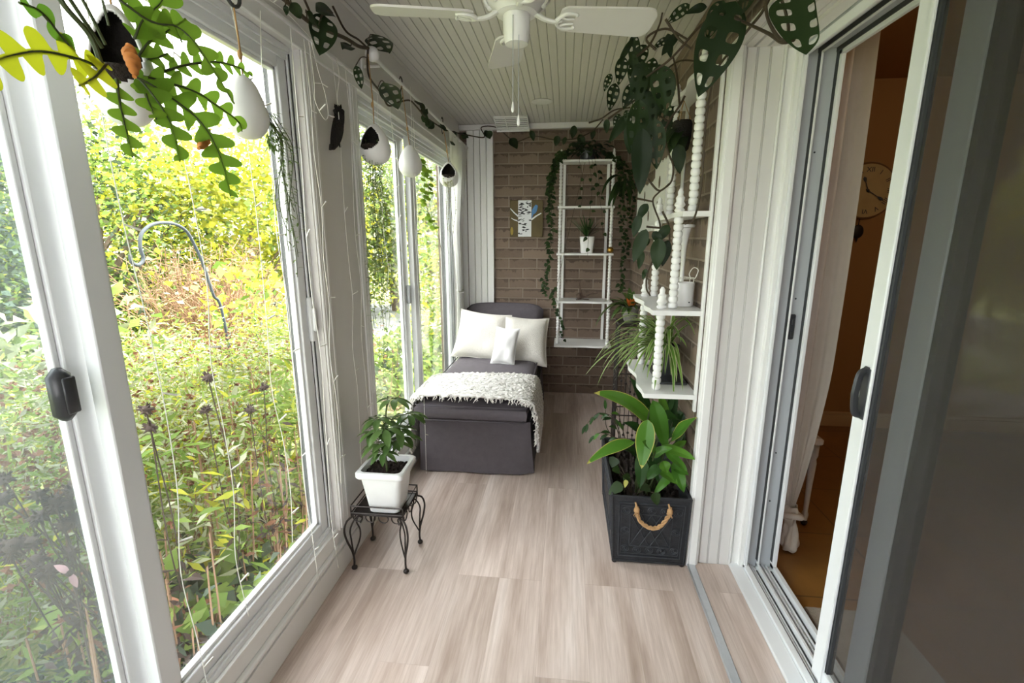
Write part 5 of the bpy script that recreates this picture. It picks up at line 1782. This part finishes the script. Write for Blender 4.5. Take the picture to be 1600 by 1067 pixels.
# pothos on top of the back shelf
po = thing('trailing_pothos', 'dark heart leaved pothos on top of the back wall shelf, trailing down both sides', 'potted plant', (.15, 4.15, 2.035))
b = MB().lathe([(.045, 2.036), (.055, 2.045), (.062, 2.12), (.058, 2.12), (.052, 2.09)], (.16, 4.17, 0), 18)
part(b, 'pot', 'black_plastic', po)
stm = MB(); lf = MB()
random.seed(9)
for i in range(70):
    a = random.uniform(0, 2 * PI); r_ = random.uniform(.02, .17)
    p = Vector((.15 + r_ * math.cos(a), 4.13 + .07 * math.sin(a), 2.07 + random.uniform(0, .10)))
    lf.leaf(p, (math.cos(a), math.sin(a) - .4, random.uniform(-.4, .4)), (0, -.3, .9), .065, .05, 1.2, 'heart', 5, 2, .2)
TR = [([(890, 232), (876, 245), (870, 280), (866, 320), (872, 350)], 4.08), ([(885, 232), (874, 250), (872, 300), (870, 345), (868, 390), (864, 420), (862, 450)], 4.06), ([(884, 236), (872, 262), (868, 300), (874, 360), (866, 400), (858, 440), (862, 460)], 4.05), ([(882, 236), (868, 270), (866, 330), (870, 380)], 4.09),
      ([(940, 236), (962, 250), (966, 300), (968, 350), (966, 400), (962, 450)], 4.12), ([(945, 236), (968, 260), (972, 310), (974, 360), (972, 400)], 4.16), ([(945, 238), (964, 262), (962, 320), (964, 360), (963, 430), (962, 455)], 4.10), ([(948, 234), (978, 260), (982, 300), (980, 350)], 4.14), ([(930, 250), (935, 275), (938, 300)], 4.08), ([(920, 250), (925, 290), (922, 330), (920, 360), (918, 400)], 4.02),
      ([(925, 250), (932, 280), (940, 330), (942, 370)], 4.05), ([(905, 250), (912, 290), (908, 322)], 4.06), ([(872, 440), (864, 470), (876, 500), (880, 530)], 4.0)]
for pts, yy in TR:
    sh_ = -9 if pts[0][0] < 895 and pts[-1][1] < 500 else (7 if pts[0][0] > 938 else 0)
    P = catmull([at(px + sh_ * min(1, i / 2), py, Y=yy) for i, (px, py) in enumerate(pts)], 7)
    stm.tube(catmull([Vector((.16, 4.16, 2.10)), Vector((.16, 4.15, 2.10)).lerp(P[0], .6) + Vector((0, 0, .02)), P[0]], 4) + P[1:], .0014, 4)
    den = 1 if pts[0][0] < 895 or pts[0][0] > 938 else 3
    for k in range(2, len(P), den):
        for _ in range(2 if (den == 1 and P[k].z > 1.75) else 1):
            a = random.uniform(PI, 2 * PI)
            lf.leaf(P[k] + Vector((random.uniform(-.012, .012), -.005, 0)), (math.cos(a), math.sin(a) * .6, random.uniform(-.9, .1)), (0, -.8, .5), random.uniform(.026, .05), random.uniform(.022, .036), .6, 'heart', 5, 2, .15)
part(stm, 'stem', 'stem_brown', po)
part(lf, 'foliage', 'leaf_pothos', po, recalc=False, ang=0)
sf = thing('staghorn_fern', 'grey green strap leaved plant hanging beside the wall shelf on its right', 'plant', at(976, 300, Y=4.1))
lf = MB(); stm = MB()
stm.tube([at(975, 262, Y=4.12), at(974, 300, Y=4.12)], .004, 6)
for k in range(14):
    A = at(974 + random.uniform(-4, 6), 285 + random.uniform(-12, 10), Y=4.12)
    lf.leaf(A, (random.uniform(-.6, .35), -.5, random.uniform(-.4, .3)), (0, -.6, .7), random.uniform(.16, .30), .026, 2.2, 'strap', 8, 1, .2)
part(stm, 'stem', 'stem_brown', sf); part(lf, 'foliage', 'leaf_pothos', sf, recalc=False, ang=0)

# ================================================================ ROOM BEYOND: CLOCK, CURTAIN, STOOL
CXc, CZc, CR = 2.062, 1.735, .185
clk = thing('wall_clock', 'round cream wall clock with roman numerals and pendulum on the tan wall', 'clock', (CXc, 3.7, CZc - CR))
TM = Matrix.Rotation(PI / 2, 3, 'X')
def fz(r, y): return (r, y)
b = MB().lathe([(.0, 3.664), (CR - .008, 3.664)], (0, 0, 0), 48, cap=False)
V = [(CXc + x, 3.67, CZc + y) for x, y, z in b.v]
b.v = V
part(b, 'face', 'clock_face', clk)
b = MB().tube([(CXc + (CR - .004) * math.cos(a), 3.680, CZc + (CR - .004) * math.sin(a)) for a in [2 * PI * k / 48 for k in range(49)]], .010, 8)
part(b, 'rim', 'clock_rim', clk)
NUM = ['XII', 'I', 'II', 'III', 'IIII', 'V', 'VI', 'VII', 'VIII', 'IX', 'X', 'XI']
for k, tx in enumerate(NUM):
    a = PI / 2 - 2 * PI * k / 12
    cu_ = bpy.data.curves.new('numeral', 'FONT'); cu_.body = tx; cu_.size = .045; cu_.align_x = 'CENTER'; cu_.align_y = 'CENTER'; cu_.extrude = .0004
    o = bpy.data.objects.new('numeral_curve', cu_); COL.objects.link(o)
    me_ = bpy.data.meshes.new_from_object(o.evaluated_get(bpy.context.evaluated_depsgraph_get()))
    bpy.data.objects.remove(o); bpy.data.curves.remove(cu_)
    me_.materials.clear()
    o = bpy.data.objects.new('numeral', me_); COL.objects.link(o); o.parent = clk
    o.location = Vector((CXc + .138 * math.cos(a), 3.6685, CZc + .138 * math.sin(a))) - wloc(clk)
    o.rotation_euler = (PI / 2, -(a - PI / 2), 0); o.data.materials.append(M['rubber'])
b = MB()
for a, L, w_ in ((math.radians(-32), .125, .006), (math.radians(112), .10, .007)):
    e = Vector((CXc + L * math.cos(a), 3.664, CZc + L * math.sin(a))); c_ = Vector((CXc, 3.664, CZc))
    hb_ = MB().tube([c_ - (e - c_) * .15, c_.lerp(e, .6), c_.lerp(e, .75), c_.lerp(e, .88), e], [.003, .003, .010, .012, .0008], 6, flatu=.25)
    hb_.ball(c_, (.010, .003, .010), 10)
    part(hb_, 'hand', 'rubber', clk)
b = MB().tube([(CXc - .02, 3.68, CZc - CR), (CXc - .02, 3.68, CZc - CR - .05)], .003, 6)
b.ball((CXc - .02, 3.68, CZc - CR - .09), (.040, .010, .048), 16)
b.tube([(CXc - .02, 3.68, CZc - CR - .135), (CXc - .02, 3.68, CZc - CR - .165)], [.010, .002], 8)
part(b, 'pendulum', 'iron', clk)

ct = thing('knotted_curtain', 'long beige curtain knotted at the bottom just inside the sliding door', 'curtain', (1.03, 2.1, 0))
b = MB()
def kc(u, v):
    z = 2.18 - 1.98 * v
    xr = 1.120 + .018 * math.sin(v * 3.0) - (.055 * max(0, (v - .66) / .34) ** 1.4)
    xl = .968 + .05 * max(0, (v - .6) / .4) ** 2
    if v > .93: 
        q = (v - .93) / .07; xl += (.02) * q; xr -= .005 * q
    x = xl + (xr - xl) * u
    y = 2.10 + .028 * math.sin(u * 11 + .6 * v) * (1 - .6 * v) + .01 * math.sin(u * 23)
    return (x, y, z)
b.grid(kc, 40, 50)
part(b, 'drape', 'curtain_cloth', ct, recalc=False, ang=0)
b = MB()
kp = catmull([(1.055, 2.088, .225), (1.05, 2.085, .205), (1.048, 2.083, .185), (1.050, 2.082, .165), (1.054, 2.080, .14), (1.058, 2.078, .10), (1.060, 2.076, .06), (1.062, 2.075, .03), (1.062, 2.075, .010)], 6)
def knotf(u, v):
    i = min(len(kp) - 1, int(round(u * (len(kp) - 1)))); p = kp[i]
    pr = [.030, .040, .043, .034, .026, .034, .044, .046, .034]
    t = u * (len(pr) - 1); k = min(len(pr) - 2, int(t)); r = pr[k] + (pr[k + 1] - pr[k]) * (t - k)
    a = 2 * PI * v
    r *= 1 + .16 * math.sin(5 * a + 9 * u) + .10 * math.sin(3 * a - 14 * u)
    return (p.x + r * .8 * math.cos(a), p.y + r * .8 * math.sin(a), p.z + .012 * math.sin(2 * a + 3) * math.sin(PI * u))
b.grid(knotf, len(kp) - 1, 40)
b.tube(catmull([(1.015, 2.07, .185), (1.045, 2.035, .20), (1.085, 2.055, .185), (1.09, 2.10, .175)], 6), [.014] * 19, 8)
part(b, 'knot', 'curtain_cloth', ct, ang=0)
stl = thing('turned_leg_stool', 'pale stool on turned legs with dark feet half hidden behind the knotted curtain', 'stool', (1.13, 2.42, 0))
part(box1(.99, 1.256, 2.27, 2.57, .44, .475, .008), 'seat', 'curtain_cloth', stl)
for x, y in ((1.02, 2.30), (1.23, 2.30), (1.02, 2.54), (1.23, 2.54)):
    lg = part(MB().lathe([(.013, .03), (.016, .06), (.011, .08), (.013, .2), (.018, .34), (.014, .36), (.020, .38), (.020, .445)], (x, y, 0), 14), 'leg', 'curtain_cloth', stl)
    part(MB().ball((x, y, .018), (.017, .017, .018), 12), 'foot', 'iron', lg, 'dark round foot')

# ================================================================ GARDEN
rg = np.random.default_rng(11)
GZ = -.45
b = MB(); b.grid(lambda u, v: (-1.15 - 45 * u, -14 + 50 * v, GZ + .05 * math.sin(u * 31) * math.sin(v * 23)), 40, 40)
g = struct(b.build('lawn', 'lawn_green', recalc=False), 'sunlit yellow green lawn outside the windows', 'lawn')
b = MB(); b.grid(lambda u, v: (-1.4 - 6.5 * u, 6.3 + 5.5 * v + 1.2 * u, GZ + .07), 6, 6)
struct(b.build('gravel_drive', 'gravel', recalc=False), 'pale grey gravel drive outside beyond the farther window', 'path')


def blob(c, rad, n, k=26, sp=.30, flat=False):
    """leaf positions clumped on random sprays inside an ellipsoid"""
    c = np.array(c); rad = np.array(rad)
    d = rg.normal(size=(k, 3)); d /= np.linalg.norm(d, axis=1)[:, None]
    r = rg.uniform(.35, 1.0, (k, 1)) ** .5
    cen = d * r * rad
    idx = rg.integers(0, k, n)
    p = cen[idx] + rg.normal(size=(n, 3)) * rad * sp * .75
    return c + p


def leaves(name, mats, pts, size, asp=.5, parent=None, up=.4, bend=.25, weights=None, jit=.45):
    n = len(pts)
    d = rg.normal(size=(n, 3)); d[:, 2] *= .6; d /= np.linalg.norm(d, axis=1)[:, None]
    nr = rg.normal(size=(n, 3)); nr[:, 2] += up * 3
    sd = np.cross(d, nr); sd /= (np.linalg.norm(sd, axis=1)[:, None] + 1e-9)
    nn = np.cross(sd, d)
    L = size * (1 + jit * rg.uniform(-1, 1, (n, 1))); W = L * asp * .5
    A = pts - d * L * .5
    B = pts + sd * W + nn * W * bend
    C = pts + d * L * .5 - nn * L * .12
    D = pts - sd * W + nn * W * bend
    V = np.stack([A, B, C, D], 1).reshape(-1, 3)
    off = np.array(wloc(parent)) if parent is not None else np.zeros(3)
    V = V - off
    me = bpy.data.meshes.new(name)
    me.vertices.add(4 * n); me.vertices.foreach_set('co', V.astype(np.float32).ravel())
    me.loops.add(4 * n); me.loops.foreach_set('vertex_index', np.arange(4 * n, dtype=np.int32))
    me.polygons.add(n); me.polygons.foreach_set('loop_start', np.arange(0, 4 * n, 4, dtype=np.int32)); me.polygons.foreach_set('loop_total', np.full(n, 4, dtype=np.int32))
    for q in mats: me.materials.append(M[q])
    me.polygons.foreach_set('material_index', rg.choice(len(mats), n, p=weights).astype(np.int32))
    me.update(); me.validate()
    o = bpy.data.objects.new(name, me); COL.objects.link(o)
    if parent is not None: o.parent = parent
    return o


def tree(name, label, cat, base, c, rad, n, size, mats, weights, trunk_r=.05, nbr=9, k=26, barkm='bark', asp=.55, group=None, sp=.3):
    t = thing(name, label, cat, base, group)
    leaves('foliage', mats, blob(c, rad, n, k, sp), size, asp, t, weights=weights)
    b = MB()
    base = Vector(base); c = Vector(c); rad = Vector(rad)
    b.tube(catmull([base, base.lerp(c, .5) + Vector((random.uniform(-.1, .1), random.uniform(-.1, .1), 0)), c], 5), [trunk_r, trunk_r * .5], 7)
    for i in range(nbr):
        d = Vector((random.uniform(-1, 1), random.uniform(-1, 1), random.uniform(-.5, 1)))
        e = c + Vector((d.x * rad.x, d.y * rad.y, d.z * rad.z)) * .8
        s_ = base.lerp(c, random.uniform(.35, .95))
        b.tube(catmull([s_, s_.lerp(e, .5) + Vector((0, 0, .1)), e], 4), [trunk_r * .4, trunk_r * .1], 5)
    part(b, 'trunk', barkm, t)
    return t


def G(px, py, X): return at(px, py, X=X)


random.seed(3)
# dark evergreen masses seen through the nearest pane
tree('garden_tree', 'dark blue green tree farthest left, behind the near window pane', 'tree', (-6.5, 3.2, GZ), (-6.5, 3.2, 1.4), (1.7, 1.6, 1.9), 14000, .08, ['out_dark', 'out_blue', 'out_green'], [.4, .4, .2], .12)
tree('garden_tree', 'green leafy tree left of the garden hook, behind the flowers', 'tree', (-6.4, 6.0, GZ), (-6.4, 6.0, 1.35), (1.3, 1.3, 1.6), 14000, .075, ['out_green', 'out_dark', 'out_yellow'], [.55, .3, .15], .1)
tree('garden_tree', 'yellow leaved maple bush in the middle of the near window', 'tree', (-5.6, 8.0, GZ), (-5.4, 7.9, 1.65), (1.7, 1.7, 1.25), 14000, .09, ['out_yellow', 'out_green', 'out_pale'], [.7, .2, .1], .08, asp=.8)
tree('garden_tree', 'pale green tree behind the right side of the near window', 'tree', (-5.6, 11.0, GZ), (-5.6, 11.0, 1.7), (2.0, 1.9, 1.9), 14000, .10, ['out_green', 'out_yellow', 'out_pale'], [.45, .35, .2], .1)
tree('garden_tree', 'tall misty green tree seen through the left pane of the farther window', 'tree', (-4.2, 11.5, GZ), (-4.4, 11.8, 2.3), (1.6, 1.7, 2.5), 13000, .10, ['out_blue', 'out_green', 'out_pale'], [.4, .35, .25], .12)
tree('garden_tree', 'light green tree seen through the right pane of the farther window', 'tree', (-3.2, 11.0, GZ), (-3.2, 11.2, 2.0), (1.2, 1.6, 2.4), 12000, .10, ['out_green', 'out_pale', 'out_yellow'], [.55, .25, .2], .1)
tree('garden_tree', 'distant tall green tree at the back of the garden', 'tree', (-12, 9, GZ), (-12, 9.5, 1.9), (3.4, 3.6, 2.6), 9000, .22, ['out_pale', 'out_green', 'out_yellow'], [.4, .35, .25], .2, k=40)
tree('garden_tree', 'distant dark tree at the left back of the garden', 'tree', (-11, 3, GZ), (-11, 3.0, 1.9), (3.0, 3.2, 2.8), 8000, .22, ['out_dark', 'out_blue', 'out_green'], [.35, .4, .25], .2, k=40)
tree('garden_tree', 'dark shrub outside at the far left behind the viewpoint side pane', 'tree', (-5.5, .8, GZ), (-5.5, .8, 1.3), (1.5, 1.6, 1.9), 7000, .11, ['out_dark', 'out_blue', 'out_green'], [.5, .3, .2], .1)

# bare twiggy shrub under the garden hook
tw = thing('twiggy_shrub', 'bare brown twiggy shrub beneath the yellow maple bush', 'shrub', (-4.6, 5.4, GZ))
b = MB()
for i in range(240):
    s_ = Vector((-4.6 + random.uniform(-.3, .3), 5.6 + random.uniform(-.5, .5), GZ))
    d = Vector((random.uniform(-.7, .7), random.uniform(-.9, .9), random.uniform(1.1, 1.9)))
    m_ = s_ + d * .55 + Vector((random.uniform(-.1, .1), random.uniform(-.1, .1), .1))
    e = s_ + d + Vector((random.uniform(-.25, .25), random.uniform(-.25, .25), -.1))
    b.tube([s_, m_, e], [.010, .003], 4, cap=False)
    for q in range(3):
        f_ = m_.lerp(e, random.random())
        b.tube([f_, f_ + Vector((random.uniform(-.3, .3), random.uniform(-.3, .3), random.uniform(-.1, .3)))], [.004, .0015], 4, cap=False)
part(b, 'twig', 'twig', tw)
leaves('foliage', ['out_yellow', 'out_pale'], blob((-4.6, 5.6, .95), (.8, 1.0, .6), 260), .07, .7, tw)

# aster and goldenrod masses with seed heads
def flowerbed(label, c, rad, n, nseed, sz, mats, wts, seedm='out_red', stems=60, name='aster_clump', seedsz=.022):
    t = thing(name, label, 'flowering plant', (c[0], c[1], GZ), None)
    top = c[2] + rad[2]
    b = MB()
    for i in range(stems):
        a = random.uniform(0, 2 * PI); r_ = random.random() ** .5
        x = c[0] + rad[0] * r_ * math.cos(a); y = c[1] + rad[1] * r_ * math.sin(a)
        z = c[2] + rad[2] * random.uniform(.2, .95) * math.sqrt(max(.05, 1 - r_ * r_ * .7))
        b.tube([(x * .6 + c[0] * .4, y * .6 + c[1] * .4, GZ), (x * .9 + c[0] * .1, y * .9 + c[1] * .1, (GZ + z) / 2), (x, y, z)], [.005, .002], 4, cap=False)
    part(b, 'stem', 'twig', t)
    leaves('foliage', mats, blob(c, rad, n, 60, .26), sz, .28, t, weights=wts, up=.2)
    # seed heads: little folded tufts near the top
    p = blob((c[0], c[1], c[2] + rad[2] * .35), (rad[0] * .95, rad[1] * .95, rad[2] * .62), nseed, 50, .3)
    q = np.repeat(p, 5, axis=0) + rg.normal(size=(nseed * 5, 3)) * seedsz * .30
    leaves('seed_heads', [seedm], q, seedsz, .8, t, up=0)
    return t


fb = ['out_grass', 'out_pale', 'out_green', 'out_yellow']
flowerbed('pale aster clump with red brown seed heads below the garden hook', (-2.7, 3.0, .15), (.75, .75, .62), 12000, 600, .040, fb, [.35, .4, .15, .1])
flowerbed('pale aster clump with seed heads beside the window mullion', (-2.4, 2.15, .15), (.7, .6, .66), 11000, 600, .040, fb, [.4, .35, .15, .1])
flowerbed('seed head aster clump seen low through the leftmost pane', (-2.5, 1.35, .22), (.7, .55, .68), 10000, 600, .042, fb, [.35, .3, .3, .05])
flowerbed('bright feathery goldenrod clump at the right side of the near window', (-2.5, 4.2, .10), (.75, .8, .62), 10000, 320, .045, fb, [.4, .25, .2, .15])
flowerbed('far feathery clump behind the asters', (-3.9, 3.9, .0), (.9, .9, .52), 7000, 260, .055, fb, [.3, .45, .1, .15])
flowerbed('pale seeded aster clump at the far left of the flower bed', (-3.0, .35, .3), (.8, .7, .8), 7000, 300, .06, fb, [.3, .3, .35, .05])
flowerbed('purple aster clump low at the bottom left by the glass', (-1.62, .95, -.22), (.36, .40, .26), 2600, 60, .055, ['out_green', 'out_dark', 'out_blue'], [.4, .3, .3], 'out_purple', 30)
# broad leaved plants at the foot of the glass
def broad(label, c, rad, n, size, mats, wts, nst=14, name='broad_leaved_plant', asp=.62):
    t = thing(name, label, 'garden plant', (c[0], c[1], GZ))
    b = MB()
    for i in range(nst):
        x, y = c[0] + random.uniform(-1, 1) * rad[0], c[1] + random.uniform(-1, 1) * rad[1]
        b.tube(catmull([(x * .4 + c[0] * .6, y * .4 + c[1] * .6, GZ), (x * .8 + c[0] * .2, y, (GZ + c[2]) / 2), (x, y, c[2] + rad[2] * random.uniform(.2, 1))], 4), [.006, .003], 5, cap=False)
    part(b, 'stem', 'twig', t)
    leaves('foliage', mats, blob(c, rad, n, 22, .35), size, asp, t, weights=wts, up=.5)
    return t


broad('dark green broad leaved plant at the foot of the near window', (-1.55, 1.55, -.20), (.30, .38, .24), 420, .10, ['out_dark', 'out_green', 'out_blue'], [.35, .4, .25])
broad('tall narrow leaved green plant against the right end of the near window', (-1.62, 2.75, .10), (.34, .40, .55), 1500, .095, ['out_green', 'out_yellow', 'out_grass'], [.6, .15, .25], 22, 'tall_garden_plant', .22)
broad('tall narrow leaved plant in the middle of the near window', (-1.75, 1.95, .10), (.34, .36, .50), 1000, .085, ['out_green', 'out_pale', 'out_yellow'], [.5, .3, .2], 20, 'tall_garden_plant', .24)
broad('light leafy plant beside the garden hook', (-3.2, 2.75, .70), (.4, .4, .35), 260, .12, ['out_pale', 'out_green'], [.6, .4], 8)
broad('leafy yellow green climber behind the garden hook pole', (-3.3, 4.75, .75), (.4, .5, .32), 220, .11, ['out_yellow', 'out_green'], [.6, .4], 8)
broad('brown withered perennial leaning at the foot of the near window', (-1.50, 1.25, -.05), (.22, .24, .40), 420, .06, ['out_brown', 'out_grass', 'out_red'], [.6, .25, .15], 22, 'withered_plant', .3)
broad('brown withered stalk clump right of the mullion', (-1.52, 2.15, .0), (.20, .3, .42), 420, .055, ['out_brown', 'out_red', 'out_grass'], [.5, .3, .2], 22, 'withered_plant', .3)
broad('low green plants outside below the farther window', (-1.9, 5.4, -.1), (.5, 1.1, .36), 1500, .10, ['out_green', 'out_grass', 'out_dark'], [.5, .3, .2], 20)
broad('tall yellow green shrub close outside the farther window', (-1.9, 6.4, .5), (.35, .6, .95), 1500, .11, ['out_green', 'out_yellow', 'out_pale'], [.5, .3, .2], 16, 'tall_garden_plant', .35)

# dark dried coneflower stalks low left
hd = []
cbase = [(random.uniform(-1.72, -1.45), random.uniform(1.05, 1.65)) for _ in range(6)]
for i in range(26):
    hd.append((random.uniform(0, 150), random.uniform(745, 920), random.uniform(-1.75, -1.40)))
hd += [(228, 640, -1.5), (235, 668, -1.5), (325, 590, -1.5), (412, 605, -1.5), (322, 640, -1.55), (390, 640, -1.55)]
for i, (px, py, xx) in enumerate(hd):
    c_ = at(px, py, X=xx)
    if i < 26: lab = 'dried dark coneflower head on a bare stalk outside the leftmost pane'
    else: lab = 'dried dark coneflower head on a tall stalk right of the window mullion'
    t = thing('dried_coneflower', lab, 'dried flower', (c_.x, c_.y, GZ), 'dried coneflowers at the left' if i < 26 else 'dried coneflowers at the centre')
    if i < 26:
        bs = min(cbase, key=lambda q: abs(q[0] - c_.x) + abs(q[1] - c_.y))
        kn = Vector((bs[0] * .7 + c_.x * .3, bs[1] * .7 + c_.y * .3, GZ + (c_.z - GZ) * random.uniform(.35, .6)))
        pts_ = [(bs[0], bs[1], GZ), kn, c_.lerp(kn, .3) + Vector((random.uniform(-.02, .02), random.uniform(-.02, .02), -.02)), c_]
    else:
        pts_ = [(c_.x + random.uniform(-.12, .12), c_.y + random.uniform(-.12, .12), GZ), (c_.x + random.uniform(-.04, .04), c_.y + random.uniform(-.04, .04), (GZ + c_.z) / 2), c_]
    b = MB().tube(catmull(pts_, 5), .0026, 5, cap=False)
    part(b, 'stem', 'twig_dark', t)
    b = MB()
    r_ = random.uniform(.020, .028)
    b.ball(c_, (r_ * .8, r_ * .8, r_ * .7), 10)
    for k in range(26):
        d = Vector((random.gauss(0, 1), random.gauss(0, 1), random.gauss(0, .8))).normalized()
        b.tube([c_ + d * r_ * .5, c_ + d * r_ * 1.35], [.006, .001], 4, cap=False)
    part(b, 'seed_head', 'out_brown', t, ang=0)
cs = thing('pink_cosmos', 'fading pink cosmos flower among the dried stalks at lower left', 'flower', at(105, 905, X=-1.38))
c_ = at(108, 895, X=-1.38)
b = MB().tube(catmull([(c_.x - .02, c_.y, GZ), (c_.x - .02, c_.y + .02, c_.z - .15), c_], 5), .003, 5)
part(b, 'stem', 'twig_dark', cs)
for q in ((85, 880), (122, 918)):
    T = at(*q, X=-1.37)
    pb = MB(); pb.leaf(c_, T - c_, (1, -.3, .3), (T - c_).length, .018, .3, 'lance', 6, 1, .2)
    part(pb, 'petal', 'petal_pink', cs, recalc=False)
part(MB().ball(c_, (.011, .011, .010), 10), 'flower_centre', 'out_brown', cs)

# shepherd's hook
hk = tag(MB().tube(catmull([at(372, 580, X=-2.6) - Vector((0, 0, 1.2)), at(352, 510, X=-2.6), at(333, 460, X=-2.6), at(318, 415, X=-2.6), at(305, 385, X=-2.6), at(290, 360, X=-2.6), at(268, 349, X=-2.6), at(240, 350, X=-2.6), at(222, 364, X=-2.6), at(219, 385, X=-2.6), at(224, 405, X=-2.6), at(216, 414, X=-2.6), at(206, 410, X=-2.6), at(203, 398, X=-2.6)], 8), .0105, 10).build('shepherds_hook', 'hook_metal'), 'grey metal shepherds crook hook standing in the garden', 'garden hook')
# wire fence far right
fn = thing('garden_fence', 'dark garden rail fence seen low through the near window, right of the hook', 'fence', (-4.5, 7, GZ))
for px, top in ((397, 485), (428, 450)):
    p = at(px, top, X=-4.2)
    part(MB().tube([(p.x, p.y, GZ), p], .022, 8), 'post', 'fence_dark', fn)
part(MB().tube([at(365, 496, X=-4.2), at(397, 483, X=-4.2), at(428, 474, X=-4.2), at(447, 470, X=-4.2)], .014, 6), 'rail', 'fence_dark', fn)
